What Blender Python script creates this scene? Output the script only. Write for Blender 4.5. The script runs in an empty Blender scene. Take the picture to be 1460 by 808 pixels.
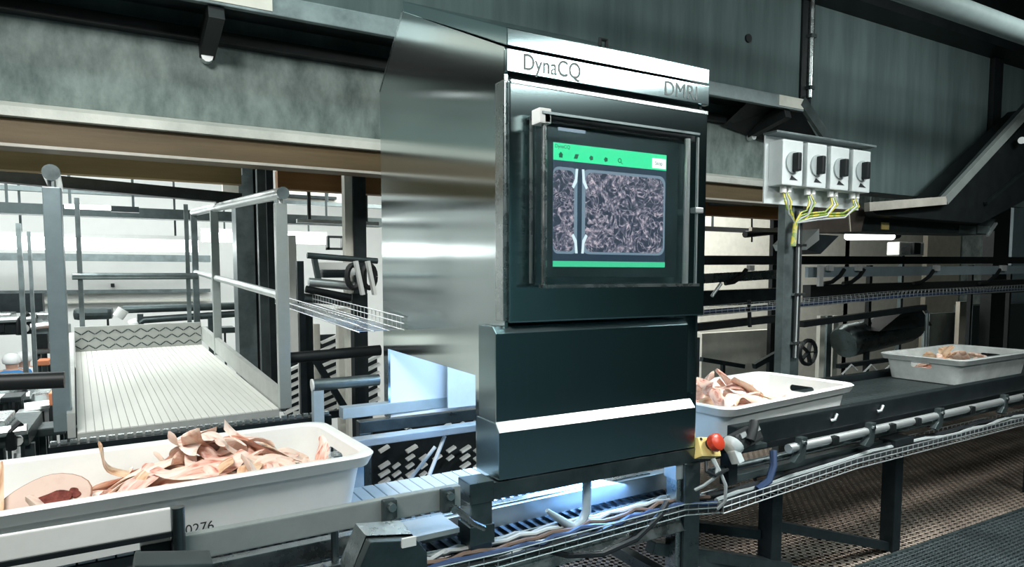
import bpy, bmesh, math, random
from mathutils import Vector, Matrix, noise
random.seed(11)
PI = math.pi
SC = bpy.context.scene
COL = SC.collection

# ------------------------------------------------------------------ camera
TH, PT, F, PX, PY, CZ = math.radians(29.2), math.radians(4.0), 940.0, 730.0, 457.0, 1.5
cam_data = bpy.data.cameras.new('camera'); cam = bpy.data.objects.new('camera', cam_data); COL.objects.link(cam)
cam.location = (0, 0, CZ); cam.rotation_euler = (PI/2-PT, 0, -TH)
cam_data.sensor_width = 36; cam_data.lens = 36*F/1460; cam_data.shift_y = (PY-404)/1460
cam_data.clip_start = .02; cam_data.clip_end = 200
SC.camera = cam

# ------------------------------------------------------------------ world, light, exposure
SC.view_settings.view_transform = 'Standard'; SC.view_settings.look = 'None'
SC.view_settings.gamma = 1; SC.view_settings.use_curve_mapping = False
SC.view_settings.exposure = 0.55
w = bpy.data.worlds.new('world'); SC.world = w; w.use_nodes = True
bg = w.node_tree.nodes['Background']; bg.inputs[0].default_value = (.30, .52, .55, 1); bg.inputs[1].default_value = .10

def area(name, loc, target, size, size_y, energy, color, spread=180):
    d = bpy.data.lights.new(name, 'AREA'); d.shape = 'RECTANGLE'; d.size = size; d.size_y = size_y
    d.energy = energy; d.color = color; d.spread = math.radians(spread)
    o = bpy.data.objects.new(name, d); COL.objects.link(o); o.location = loc
    o.rotation_euler = (Vector(target)-Vector(loc)).to_track_quat('-Z', 'Y').to_euler()
    return o
area('room_lamp_light', (-.9, .7, 3.6), (.3, 2.3, .9), 1.4, .5, 95, (1, .99, .95))
al = area('header_strip_light', (3.9, -1.1, 3.435), (3.4, 2.2, 2.2), 2.4, .23, 40, (.95, 1, .97))  # unseen strip lamp, placed and tilted so its reflection brightens the header
_x = Vector((2.4, 0, .33)).normalized(); _z = Vector((.30, -1, .35)); _z = (_z-_x*_z.dot(_x)).normalized(); _y = _z.cross(_x)
al.rotation_euler = Matrix((_x, _y, _z)).transposed().to_euler()
area('wall_lamp_light', (.9, 1.7, 4.3), (1.2, 4.0, 2.9), 3.4, .3, 22, (.80, 1, .97))
for k, (x, y) in enumerate(((-4.5, 8), (-1.2, 9), (2.2, 9.5), (6.0, 9.5), (-1.5, 5.6))):
    area('hall_lamp_light', (x, y, 3.6 if y > 6 else 2.9), (x, y+.6, 0), 2.4, 1.2, 74 if y > 6 else 110, (.95, 1, .98))
area('right_fill_light', (6.2, 1.2, 3.75), (6.4, 4.6, 1.3), 2.4, .4, 20, (.93, 1, .97), 110)  # added fill for the front faces at right, no lamp known there
area('crate_fill_light', (4.0, .9, 3.6), (3.3, 2.4, .8), 1.6, .3, 34, (.97, 1, .98), 85)  # added fill to brighten the outfeed crates
area('rear_fill_light', (2.2, -1.0, 4.4), (2.2, -1.3, 0), 3, .6, 100, (.60, .92, 1), 95)  # added teal fill on near wall and floor, reflected in the door
for k, (x, y) in enumerate(((4.2, 6.2), (8.2, 6.4))):
    area('hall_side_fill', (x, y, 3.1), (x+.8, y+2.4, .4), 2.4, .8, 85, (1, 1, .95))  # added fill lights, out of view, lifting the right hall panels
for k, x in enumerate((-4.2, -.6)):
    area('hall_wall_fill', (x, 10.6, 3.75), (x, 14, 1.3), 3.2, .6, 46, (.96, 1, .98))  # added washers, out of view, to brighten the upper far wall
area('machine_inner_light', (1.5, 2.55, 1.36), (1.5, 2.62, .7), .7, .5, 9, (.50, .73, 1))
area('belt_spill_light', (1.45, 2.3, .685), (1.25, 2.2, 0), .7, .25, 11, (.22, .48, 1))  # added light standing in for blue spill coming through the belt

# ------------------------------------------------------------------ helpers
FW = Vector((math.sin(TH)*math.cos(PT), math.cos(TH)*math.cos(PT), -math.sin(PT)))
RT = Vector((math.cos(TH), -math.sin(TH), 0)); UP = RT.cross(FW)
def ray(x, y): return FW + RT*((x-PX)/F) - UP*((y-PY)/F)
def at(x, y, X=None, Y=None, Z=None):
    """world point where a sight line meets a wall, floor or shelf plane (setting-out aid)"""
    d = ray(x, y); c = Vector((0, 0, CZ))
    t = X/d.x if X is not None else Y/d.y if Y is not None else (Z-CZ)/d.z
    return c + d*t

class MB:
    def __init__(s, xf=None): s.v = []; s.f = []; s.xf = xf
    def add(s, vs, fs):
        n = len(s.v)
        s.v += [tuple(s.xf @ Vector(p)) if s.xf else tuple(p) for p in vs]; s.f += [tuple(i+n for i in f) for f in fs]; return s
    def box(s, a, b):
        x0, x1 = sorted((a[0], b[0])); y0, y1 = sorted((a[1], b[1])); z0, z1 = sorted((a[2], b[2]))
        return s.add([(x0,y0,z0),(x1,y0,z0),(x1,y1,z0),(x0,y1,z0),(x0,y0,z1),(x1,y0,z1),(x1,y1,z1),(x0,y1,z1)],
                     [(0,3,2,1),(4,5,6,7),(0,1,5,4),(1,2,6,5),(2,3,7,6),(3,0,4,7)])
    def bar(s, p, q, wd, h, upv=(0,0,1)):
        p, q = Vector(p), Vector(q); d = (q-p).normalized(); u = Vector(upv)
        if abs(d.dot(u)) > .98: u = Vector((0, 1, 0))
        a = d.cross(u).normalized()*wd/2; b = a.cross(d).normalized()*h/2
        vs = [e+i*a+j*b for e in (p, q) for i, j in ((-1,-1),(1,-1),(1,1),(-1,1))]
        return s.add(vs, [(3,2,1,0),(4,5,6,7),(0,1,5,4),(1,2,6,5),(2,3,7,6),(3,0,4,7)])
    def tube(s, pts, r, n=10, cap=True):
        pts = [Vector(p) for p in pts]; m = len(pts); rings = []; ref = None
        rs = r if isinstance(r, (list, tuple)) else [r]*m
        for i, p in enumerate(pts):
            d = (pts[min(i+1, m-1)]-pts[max(i-1, 0)]).normalized()
            if ref is None: ref = Vector((0,0,1)) if abs(d.z) < .9 else Vector((1,0,0))
            a = d.cross(ref).normalized(); b = a.cross(d).normalized(); ref = b
            rings.append([p+(a*math.cos(2*PI*k/n)+b*math.sin(2*PI*k/n))*rs[i] for k in range(n)])
        vs = [q for rg in rings for q in rg]; fs = []
        for i in range(m-1):
            for k in range(n): fs.append((i*n+k, i*n+(k+1)%n, (i+1)*n+(k+1)%n, (i+1)*n+k))
        if cap: fs += [tuple(range(n-1, -1, -1)), tuple((m-1)*n+k for k in range(n))]
        return s.add(vs, fs)
    def prism(s, poly, axis, a, b):
        i = 'xyz'.index(axis); n = len(poly)
        def P(q, t):
            l = list(q); l.insert(i, t); return tuple(l)
        return s.add([P(q, a) for q in poly]+[P(q, b) for q in poly],
                     [tuple(range(n-1,-1,-1)), tuple(range(n, 2*n))]+[(k,(k+1)%n,(k+1)%n+n,k+n) for k in range(n)])
    def loft(s, loops, cap0=False, cap1=True):
        n = len(loops[0]); vs = [p for l in loops for p in l]; fs = []
        for i in range(len(loops)-1):
            for k in range(n): fs.append((i*n+k, i*n+(k+1)%n, (i+1)*n+(k+1)%n, (i+1)*n+k))
        if cap0: fs.append(tuple(range(n-1,-1,-1)))
        if cap1: fs.append(tuple((len(loops)-1)*n+k for k in range(n)))
        return s.add(vs, fs)
    def mesh(s, name, bev=0, smooth=False, off=Vector((0,0,0)), sub=0, fix=True):
        me = bpy.data.meshes.new(name); me.from_pydata([tuple(Vector(p)-off) for p in s.v], [], s.f)
        if bev or fix:
            bm = bmesh.new(); bm.from_mesh(me)
            bmesh.ops.recalc_face_normals(bm, faces=bm.faces)
            if bev: bmesh.ops.bevel(bm, geom=[e for e in bm.edges if len(e.link_faces) == 2 and e.calc_face_angle(0) > .5], offset=bev, segments=2, affect='EDGES', profile=.7, clamp_overlap=True)
            bm.to_mesh(me); bm.free()
        if smooth:
            me.polygons.foreach_set('use_smooth', [True]*len(me.polygons)); me.set_sharp_from_angle(angle=math.radians(38))
        return me
    def build(s, name, mat, parent=None, bev=0, smooth=False, kind=None, loc=None, label=None):
        off = Vector(parent['_w']) if parent is not None else Vector(loc) if loc is not None else Vector((0,0,0))
        me = s.mesh(name, bev, smooth, off)
        me.materials.append(mat)
        o = bpy.data.objects.new(name, me); COL.objects.link(o)
        if parent is not None: o.parent = parent; o['_w'] = list(parent['_w'])
        else: o.location = off; o['_w'] = list(off)
        if kind: o['kind'] = kind
        if label: o['label'] = label
        return o
def tag(o, label, cat, group=None):
    o['label'] = label; o['category'] = cat
    if group: o['group'] = group
    return o
def thing(name, label, cat, loc=(0,0,0), group=None):
    o = bpy.data.objects.new(name, None); COL.objects.link(o); o.location = loc; o['_w'] = list(loc)
    o.empty_display_size = .05
    return tag(o, label, cat, group)
def place_copy(me, name, parent, loc, rot=None):
    o = bpy.data.objects.new(name, me); COL.objects.link(o); o.parent = parent; o.location = Vector(loc)-Vector(parent['_w']); o['_w'] = list(parent['_w'])
    if rot: o.rotation_euler = rot
    return o
def copy_tree(o, parent=None):
    c = o.copy(); COL.objects.link(c); c.parent = parent
    for ch in o.children: copy_tree(ch, c)
    return c
def text(name, body, size, mat, parent, loc, rot, depth=.0008, spacing=1.0, squeeze=1.0, offset=0.0):
    cu = bpy.data.curves.new(name, 'FONT'); cu.body = body; cu.size = size; cu.extrude = depth; cu.space_character = spacing; cu.offset = offset
    t = bpy.data.objects.new(name, cu); COL.objects.link(t)
    bpy.context.view_layer.update()
    me = bpy.data.meshes.new_from_object(t.evaluated_get(bpy.context.evaluated_depsgraph_get()))
    bpy.data.objects.remove(t); me.name = name; me.materials.clear(); me.materials.append(mat)
    o = bpy.data.objects.new(name, me); COL.objects.link(o); o.parent = parent
    o.location = Vector(loc)-Vector(parent['_w']); o.rotation_euler = rot; o.scale = (squeeze, 1, 1); o['_w'] = list(parent['_w'])
    return o
def arc(c, r, a0, a1, n, pl='xz'):
    out = []
    for k in range(n+1):
        a = a0+(a1-a0)*k/n; u, v = r*math.cos(a), r*math.sin(a)
        out.append(Vector(c)+(Vector((u,0,v)) if pl == 'xz' else Vector((0,u,v)) if pl == 'yz' else Vector((u,v,0))))
    return out

# ------------------------------------------------------------------ materials
def mat(name, col, rough=.5, metal=0, var=.0, vscale=(6,6,6), bump=0, bscale=60, col2=None, aniso=0, spec=.5, trans=0, emit=None, estr=0, rvar=0, sss=0, detail=6, lo=.35, hi=.65):
    m = bpy.data.materials.new(name); m.use_nodes = True; nt = m.node_tree; b = nt.nodes['Principled BSDF']
    b.inputs['Base Color'].default_value = (*col, 1); b.inputs['Roughness'].default_value = rough; b.inputs['Metallic'].default_value = metal
    b.inputs['Specular IOR Level'].default_value = spec
    if trans: b.inputs['Transmission Weight'].default_value = trans
    if sss: b.inputs['Subsurface Weight'].default_value = sss; b.inputs['Subsurface Radius'].default_value = (.02,.012,.01)
    if emit: b.inputs['Emission Color'].default_value = (*emit, 1); b.inputs['Emission Strength'].default_value = estr
    N = nt.nodes.new; L = nt.links.new
    if var or col2 or bump or rvar:
        tc = N('ShaderNodeTexCoord'); mp = N('ShaderNodeMapping'); mp.inputs['Scale'].default_value = vscale; L(tc.outputs['Object'], mp.inputs['Vector'])
        nz = N('ShaderNodeTexNoise'); nz.inputs['Scale'].default_value = 1; nz.inputs['Detail'].default_value = detail; nz.inputs['Roughness'].default_value = .65; L(mp.outputs[0], nz.inputs['Vector'])
        if var or col2:
            cr = N('ShaderNodeValToRGB'); L(nz.outputs[0], cr.inputs[0]); cr.color_ramp.elements[0].position = lo; cr.color_ramp.elements[1].position = hi
            c2 = col2 or tuple(min(1, c*(1+var)) for c in col); c1 = col if col2 else tuple(c*(1-var) for c in col)
            cr.color_ramp.elements[0].color = (*c1, 1); cr.color_ramp.elements[1].color = (*c2, 1); L(cr.outputs[0], b.inputs['Base Color'])
        if rvar:
            mr = N('ShaderNodeMapRange'); mr.inputs[1].default_value = .3; mr.inputs[2].default_value = .7; mr.inputs[3].default_value = max(.02, rough-rvar); mr.inputs[4].default_value = rough+rvar
            L(nz.outputs[0], mr.inputs[0]); L(mr.outputs[0], b.inputs['Roughness'])
        if bump:
            n2 = N('ShaderNodeTexNoise'); n2.inputs['Scale'].default_value = bscale; n2.inputs['Detail'].default_value = 4; L(tc.outputs['Object'], n2.inputs['Vector'])
            bp = N('ShaderNodeBump'); bp.inputs['Strength'].default_value = bump; bp.inputs['Distance'].default_value = .01; L(n2.outputs[0], bp.inputs['Height']); L(bp.outputs[0], b.inputs['Normal'])
    if aniso:
        b.inputs['Anisotropic'].default_value = aniso
    return m
def brushed(name, col, rough, aniso, axis=(0,0,1), streak=(90,90,1.2), var=.12):
    """steel brushed along one direction: grain lines plus an anisotropic highlight across them"""
    m = mat(name, col, rough, 1, var=var, vscale=streak); nt = m.node_tree; b = nt.nodes['Principled BSDF']
    b.inputs['Anisotropic'].default_value = aniso
    v = nt.nodes.new('ShaderNodeCombineXYZ'); v.inputs[0].default_value, v.inputs[1].default_value, v.inputs[2].default_value = axis
    nt.links.new(v.outputs[0], b.inputs['Tangent'])
    return m
M = {}
M['concrete'] = mat('concrete', (.055,.082,.077), .85, 0, col2=(.29,.355,.335), vscale=(6.5,6.5,3.4), bump=.35, bscale=45, detail=10, lo=.28, hi=.74)
M['concrete_streak'] = mat('streaked_concrete', (.040,.066,.066), .8, 0, col2=(.115,.165,.163), vscale=(5,5,.45), bump=.15, bscale=30, detail=9, lo=.25, hi=.75)
M['concrete_lit'] = mat('lit_concrete', (.48,.50,.46), .8, 0, col2=(.74,.75,.69), vscale=(2,2,2), bump=.2, detail=8)  # paler than the wall: lamplight on the lip put into its colour
M['ochre'] = mat('ochre_timber', (.24,.16,.06), .6, 0, col2=(.36,.25,.11), vscale=(.7,8,8), bump=.1)
M['ochre_red'] = mat('orange_timber', (.20,.085,.022), .6, 0, col2=(.30,.14,.045), vscale=(.7,8,8), bump=.1)
M['black'] = mat('black_steel', (.008,.011,.012), .5, .3, var=.3)
M['dark'] = mat('dark_painted_steel', (.020,.028,.031), .42, .6, var=.25, vscale=(9,9,9))
M['grey'] = mat('grey_galvanised_steel', (.20,.245,.25), .42, .8, var=.2, vscale=(8,8,8), rvar=.1)
M['grey_dark'] = mat('grey_steel_dull', (.075,.098,.10), .45, .7, var=.2, vscale=(8,8,8), rvar=.1)
M['steel'] = mat('stainless_steel', (.52,.56,.56), .28, 1, var=.08, vscale=(15,15,15), rvar=.08)
M['steel_dark'] = mat('stainless_steel_dim', (.17,.205,.21), .33, 1, var=.15, vscale=(12,12,12), rvar=.08)
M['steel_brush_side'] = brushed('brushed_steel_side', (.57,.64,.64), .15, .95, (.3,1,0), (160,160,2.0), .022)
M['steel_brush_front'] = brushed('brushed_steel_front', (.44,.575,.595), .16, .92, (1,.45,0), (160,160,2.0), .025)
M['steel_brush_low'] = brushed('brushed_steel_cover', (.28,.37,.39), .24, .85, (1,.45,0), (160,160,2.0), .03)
M['rail_steel'] = mat('satin_rail_steel', (.42,.47,.46), .40, .6, var=.08)
M['pipe_grey'] = mat('grey_painted_pipe', (.24,.30,.30), .5, .1, var=.08)
M['post_blue'] = mat('blue_grey_post_steel', (.24,.31,.335), .4, .6, var=.1)
M['edge_beige'] = mat('pale_beige_edge', (.50,.47,.42), .45, .1, var=.15, vscale=(5,5,5))
M['bezel'] = mat('screen_bezel', (.060,.10,.11), .25, .4)
M['alu'] = mat('pale_aluminium', (.72,.76,.76), .38, .85, var=.06)
M['white_steel'] = mat('white_coated_steel', (.72,.74,.72), .4, 0, var=.05)
M['cream'] = mat('cream_panel', (.62,.62,.55), .55, 0, var=.08)
M['beige'] = mat('beige_coated_steel', (.50,.46,.38), .5, 0, var=.1)
M['white_wall'] = mat('white_hall_wall', (.80,.82,.80), .6, 0, var=.05, vscale=(1,1,1))
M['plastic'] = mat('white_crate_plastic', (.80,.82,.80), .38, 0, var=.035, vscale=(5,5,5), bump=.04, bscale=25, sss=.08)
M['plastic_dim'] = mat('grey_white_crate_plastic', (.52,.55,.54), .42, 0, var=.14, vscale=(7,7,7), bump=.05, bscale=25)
M['liner'] = mat('white_liner', (.80,.84,.88), .5)
M['ink'] = mat('black_ink', (.01,.012,.015), .6)
M['etch'] = mat('etched_lettering', (.20,.24,.235), .7, 0)
M['rubber'] = mat('black_rubber', (.010,.012,.013), .6, 0, bump=.2, bscale=80)
M['cable_black'] = mat('black_cable', (.012,.015,.017), .45)
M['cable_grey'] = mat('grey_cable', (.30,.33,.33), .45)
M['cable_white'] = mat('white_cable', (.42,.45,.45), .45)
M['cable_yellow'] = mat('yellow_green_cable', (.52,.46,.06), .5, 0, col2=(.20,.30,.05), vscale=(20,20,20), detail=1, lo=.5, hi=.52)
M['cable_blue'] = mat('blue_cable', (.025,.05,.12), .45)
M['cable_rust'] = mat('rust_cable', (.15,.10,.075), .5)
M['red'] = mat('red_button_plastic', (.55,.05,.02), .32)
M['yellow'] = mat('yellow_plastic', (.82,.64,.24), .45, 0, var=.1)
M['switch'] = mat('grey_white_enclosure', (.55,.60,.60), .45, 0, var=.06)
M['knob_ring'] = mat('pale_grey_ring', (.34,.39,.39), .45)
M['brown_floor'] = mat('brown_floor_plate', (.052,.040,.034), .6, .2, col2=(.085,.064,.054), vscale=(2,2,2))
M['brown_bar'] = mat('brown_grating_bar', (.25,.20,.165), .5, .3, col2=(.42,.34,.28), vscale=(2.5,2.5,2.5))
M['grey_floor'] = mat('dark_floor_plate', (.030,.038,.040), .6, .2, var=.2)
M['grey_bar'] = mat('dark_grating_bar', (.085,.105,.11), .5, .4, var=.25, vscale=(3,3,3))
M['hall_floor'] = mat('hall_floor', (.10,.12,.12), .35, 0, var=.35, vscale=(.8,.8,.8))
M['ramp'] = mat('white_ribbed_decking', (.70,.71,.66), .55, 0, var=.05, vscale=(6,.7,6))
M['ramp_grey'] = mat('grey_ribbed_edge', (.42,.44,.42), .55, .2, var=.1)
M['brown_steel'] = mat('brownish_steel', (.15,.125,.11), .4, .8, var=.2, vscale=(4,4,4))
M['blue_strip'] = mat('pale_blue_strip', (.38,.47,.52), .45, .2, var=.08)
M['belt'] = mat('modular_belt_plastic', (.50,.58,.64), .45, 0, var=.06)
M['belt_dark'] = mat('dark_mesh_belt', (.05,.07,.10), .5, .3)
M['lamp'] = mat('lamp_glow', (1,1,1), .5, emit=(.96,1,.98), estr=4.5)
M['lamp_dim'] = mat('lamp_glow_small', (1,1,1), .5, emit=(.98,1,.96), estr=2.4)
M['skin'] = mat('skin', (.55,.33,.25), .5)
M['cap'] = mat('white_cotton', (.78,.80,.80), .8)
M['blue_cloth'] = mat('blue_cloth', (.04,.20,.45), .8)
M['orange'] = mat('orange_plastic', (.70,.25,.12), .5)
def meat_mat(name, fat, mid, red, k):
    m = bpy.data.materials.new(name); m.use_nodes = True; nt = m.node_tree; b = nt.nodes['Principled BSDF']; N = nt.nodes.new; L = nt.links.new
    tc = N('ShaderNodeTexCoord'); mp = N('ShaderNodeMapping'); mp.inputs['Scale'].default_value = (7, 34, 34); mp.inputs['Location'].default_value = (k*3.1, k, 0); L(tc.outputs['Object'], mp.inputs[0])
    nz = N('ShaderNodeTexNoise'); nz.inputs['Scale'].default_value = 1; nz.inputs['Detail'].default_value = 5; nz.inputs['Distortion'].default_value = .8; L(mp.outputs[0], nz.inputs['Vector'])
    cr = N('ShaderNodeValToRGB'); e = cr.color_ramp.elements; e[0].position = .30; e[0].color = (*red, 1); e[1].position = .62; e[1].color = (*fat, 1)
    n = e.new(.46); n.color = (*mid, 1); L(nz.outputs[0], cr.inputs[0]); L(cr.outputs[0], b.inputs['Base Color'])
    b.inputs['Roughness'].default_value = .36; b.inputs['Subsurface Weight'].default_value = .15; b.inputs['Subsurface Radius'].default_value = (.012,.005,.003)
    bp = N('ShaderNodeBump'); bp.inputs['Strength'].default_value = .3; bp.inputs['Distance'].default_value = .006; L(nz.outputs[0], bp.inputs['Height']); L(bp.outputs[0], b.inputs['Normal'])
    return m
MEAT = [meat_mat('pale_pork', (.90,.73,.62), (.84,.60,.48), (.55,.22,.14), 1),
        meat_mat('pink_pork', (.90,.68,.60), (.80,.50,.41), (.46,.12,.08), 2),
        meat_mat('tan_rind', (.82,.62,.44), (.70,.46,.29), (.45,.21,.12), 3),
        meat_mat('white_fat', (.92,.80,.72), (.88,.70,.60), (.66,.34,.25), 4)]
M['meat_red'] = mat('dark_red_meat', (.09,.018,.014), .7, 0, spec=.15, col2=(.22,.06,.045), vscale=(40,40,40))
M['fat_white'] = mat('white_fat_slice', (.62,.48,.41), .6, 0, spec=.25, col2=(.54,.36,.29), vscale=(14,14,14), lo=.5, hi=.75)
M['rind'] = mat('brown_rind', (.30,.15,.09), .5)

# clear polycarbonate cover of the touch screen
M['clear'] = mat('clear_polycarbonate', (.93,.97,.97), .04, 0, trans=1, spec=.5); M['clear'].node_tree.nodes['Principled BSDF'].inputs['IOR'].default_value = 1.15
def emis(name, col, s):
    m = mat(name, (.01,.01,.01), .3, emit=col, estr=s); return m
M['scr_bg'] = emis('screen_dark_blue', (.018,.035,.055), 1)
M['scr_green'] = emis('screen_green', (.03,.62,.27), 1.0)
M['scr_green_low'] = emis('screen_green_footer', (.05,.48,.25), .9)
M['scr_white'] = emis('screen_white', (.85,.92,.90), 1)
M['scr_ink'] = emis('screen_dark_ink', (.01,.08,.04), 1)
M['scr_line'] = emis('screen_pale_line', (.13,.19,.24), 1)
M['scr_bracket'] = emis('screen_pale_bracket', (.52,.64,.68), 1)
def screen_meat():
    """the live picture on the display: thin pale strands over dark blue"""
    m = bpy.data.materials.new('screen_meat_picture'); m.use_nodes = True; nt = m.node_tree; N = nt.nodes.new; L = nt.links.new
    b = nt.nodes['Principled BSDF']; b.inputs['Base Color'].default_value = (.01,.01,.01,1)
    tc = N('ShaderNodeTexCoord')
    def ridge(scale, dist, off):
        mp = N('ShaderNodeMapping'); mp.inputs['Location'].default_value = (off, off, -off); L(tc.outputs['Object'], mp.inputs[0])
        n = N('ShaderNodeTexNoise'); n.inputs['Scale'].default_value = scale; n.inputs['Detail'].default_value = 2.5; n.inputs['Distortion'].default_value = dist; L(mp.outputs[0], n.inputs['Vector'])
        a = N('ShaderNodeMath'); a.operation = 'SUBTRACT'; a.inputs[1].default_value = .5; L(n.outputs[0], a.inputs[0])
        c = N('ShaderNodeMath'); c.operation = 'ABSOLUTE'; L(a.outputs[0], c.inputs[0])
        r = N('ShaderNodeMapRange'); r.inputs[1].default_value = 0; r.inputs[2].default_value = .10; r.inputs[3].default_value = 1; r.inputs[4].default_value = 0; L(c.outputs[0], r.inputs[0])
        return r.outputs[0]
    mx = N('ShaderNodeMath'); mx.operation = 'MAXIMUM'; L(ridge(13, 2.2, .2), mx.inputs[0]); L(ridge(21, 1.6, 2.1), mx.inputs[1])
    n3 = N('ShaderNodeTexNoise'); n3.inputs['Scale'].default_value = 60; n3.inputs['Detail'].default_value = 3; L(tc.outputs['Object'], n3.inputs['Vector'])
    ml = N('ShaderNodeMath'); ml.operation = 'MULTIPLY'; L(mx.outputs[0], ml.inputs[0]); L(n3.outputs[0], ml.inputs[1])
    cr = N('ShaderNodeValToRGB'); e = cr.color_ramp.elements; e[0].position = .16; e[0].color = (.018,.030,.05,1); e[1].position = .66; e[1].color = (.50,.42,.45,1)
    n = e.new(.40); n.color = (.10,.10,.14,1); L(ml.outputs[0], cr.inputs[0])
    L(cr.outputs[0], b.inputs['Emission Color']); b.inputs['Emission Strength'].default_value = 1
    return m
M['scr_meat'] = screen_meat()

# ------------------------------------------------------------------ setting
def struct(mb, name, m, parent=None, bev=0):
    return mb.build(name, m, parent, bev=bev, kind=None if parent is not None else 'structure')
HZ = -1.9                                   # hall floor, one level down
struct(MB().box((-14, 2.0, HZ-.2), (16, 16, HZ)), 'floor_hall', M['hall_floor'])
struct(MB().box((-14, 14, HZ), (16, 14.3, 5)), 'wall_far', M['white_wall'])
struct(MB().box((-14.2, -3, HZ), (-14, 14.3, 5)), 'wall_left', M['white_wall'])
struct(MB().box((16, -3, HZ), (16.2, 14.3, 5)), 'wall_right', M['concrete'])
struct(MB().box((-14, -3, 4.75), (16, 14.3, 5)), 'ceiling', M['concrete_streak'])
struct(MB().box((-14, -3.2, HZ), (16, -3, 5)), 'wall_near', M['concrete_streak'])
fb = struct(MB().box((.1, 2.02, -.06), (12, 3.95, -.014)), 'floor_back', M['brown_floor'])
ff = struct(MB().box((-6, -3, -.06), (12, 2.0, -.014)), 'floor_front', M['grey_floor'])
def grating(parent, m, x0, x1, y0, y1, pitch, wd):
    mb = MB(); n = int((x1-x0+y1-y0)/pitch)
    for k in range(n):
        t = x0-(y1-y0)+k*pitch
        for sgn in (1, -1):
            if sgn == 1: p = Vector((t, y0, 0)); q = Vector((t+(y1-y0), y1, 0))
            else: p = Vector((t, y1, 0)); q = Vector((t+(y1-y0), y0, 0))
            d = q-p
            ta = max(0, (x0-p.x)/d.x); tb = min(1, (x1-p.x)/d.x)
            if tb-ta < .01: continue
            mb.bar(p+d*ta+Vector((0,0,-.008)), p+d*tb+Vector((0,0,-.008)), wd, .014)
    return mb.build('grating_bars', m, parent, kind='stuff')
grating(fb, M['brown_bar'], 1.2, 8.5, 2.02, 3.95, .062, .022)
grating(ff, M['grey_bar'], 2.2, 8.0, .7, 2.0, .05, .016)
struct(MB().box((1.0, 2.0, -.03), (12, 2.02, .004)), 'trim_3', M['grey_dark'])

wb = struct(MB().box((-6, 4.1, 2.33), (9, 4.35, 4.75)), 'wall_back', M['concrete_streak'])
MB().box((-6, 4.0, 2.33), (5.17, 4.1, 2.76)).build('concrete_panel', M['concrete'], wb, bev=.006)
MB().box((-6, 4.0, 2.766), (5.17, 4.1, 3.92)).build('concrete_panel', M['concrete_streak'], wb, bev=.006)
MB().box((5.31, 4.0, 2.31), (8.38, 4.1, 3.92)).build('concrete_panel', M['concrete_streak'], wb, bev=.006)
MB().box((8.62, 4.02, 2.31), (9.4, 4.1, 3.92)).build('concrete_panel', M['concrete_streak'], wb, bev=.006)
MB().tube([(4.503, 4.0, 3.476), (4.503, 3.985, 3.476)], .035, 12).build('cable_hole', M['black'], wb)
struct(MB().prism([(3.90, 2.245), (4.35, 2.245), (4.35, 2.33), (4.0, 2.33), (3.90, 2.29)], 'x', -6, 5.17), 'trim_1', M['concrete_lit'])
struct(MB().box((-6, 3.75, 3.92), (9.6, 4.35, 4.75)), 'trim_2', M['black'])
def hang(o, xs, Y, z, up=True, r=.012):
    for x in xs: MB().box((x-r, Y-r, z), (x+r, Y+r, 4.75 if up else HZ)).build('hanger' if up else 'leg', M['grey_dark'], o)
def beam(name, a, b, wd, h, m, label, cat='beam', group=None, dn=False):
    o = MB().bar(a, b, wd, h).build(name, m, loc=(Vector(a)+Vector(b))/2)
    if dn: c = (Vector(a)+Vector(b))/2; MB().box((c.x-.02, c.y-.02, HZ), (c.x+.02, c.y+.02, c.z)).build('leg', m, o)
    return tag(o, label, cat, group)
M['ochre_dark'] = mat('dark_ochre_timber', (.085,.056,.024), .6, 0, col2=(.14,.098,.045), vscale=(.7,8,8), bump=.1)
tb = beam('timber_beam', (-4, 4.05, 2.18), (5.1, 4.05, 2.18), .22, .125, M['ochre_dark'], 'ochre timber beam running right under the lit concrete lip')
MB().box((-4, 3.935, 2.108), (5.1, 3.95, 2.122)).build('bottom_edge', M['edge_beige'], tb)
tag(MB().box((-4, 4.95, 2.125), (.62, 5.05, 2.26)).build('timber_board', M['ochre'], loc=(-1.7, 5, 2.19)), 'brown board behind the ochre beam, left of the steel columns', 'board')
hang(tag(MB().box((.86, 4.95, 2.11), (2.3, 5.05, 2.24)).build('timber_board', M['ochre_red'], loc=(1.5, 5, 2.17)), 'orange brown board between steel columns and the big machine', 'board'), (1.2, 2.1), 5, 2.24)
hang(tag(MB().box((3.3, 4.9, 2.10), (6.2, 5.0, 2.26)).build('timber_board', M['ochre_red'], loc=(4.7, 5, 2.17)), 'dark orange board under the wall right of the big machine', 'board'), (3.6, 5.9), 4.95, 2.26)
beam('dark_duct', at(-60, 246, Y=5.4), at(345, 284, Y=5.2), .1, .075, M['dark'], 'long dark duct slanting below the brown board at upper left')

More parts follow.
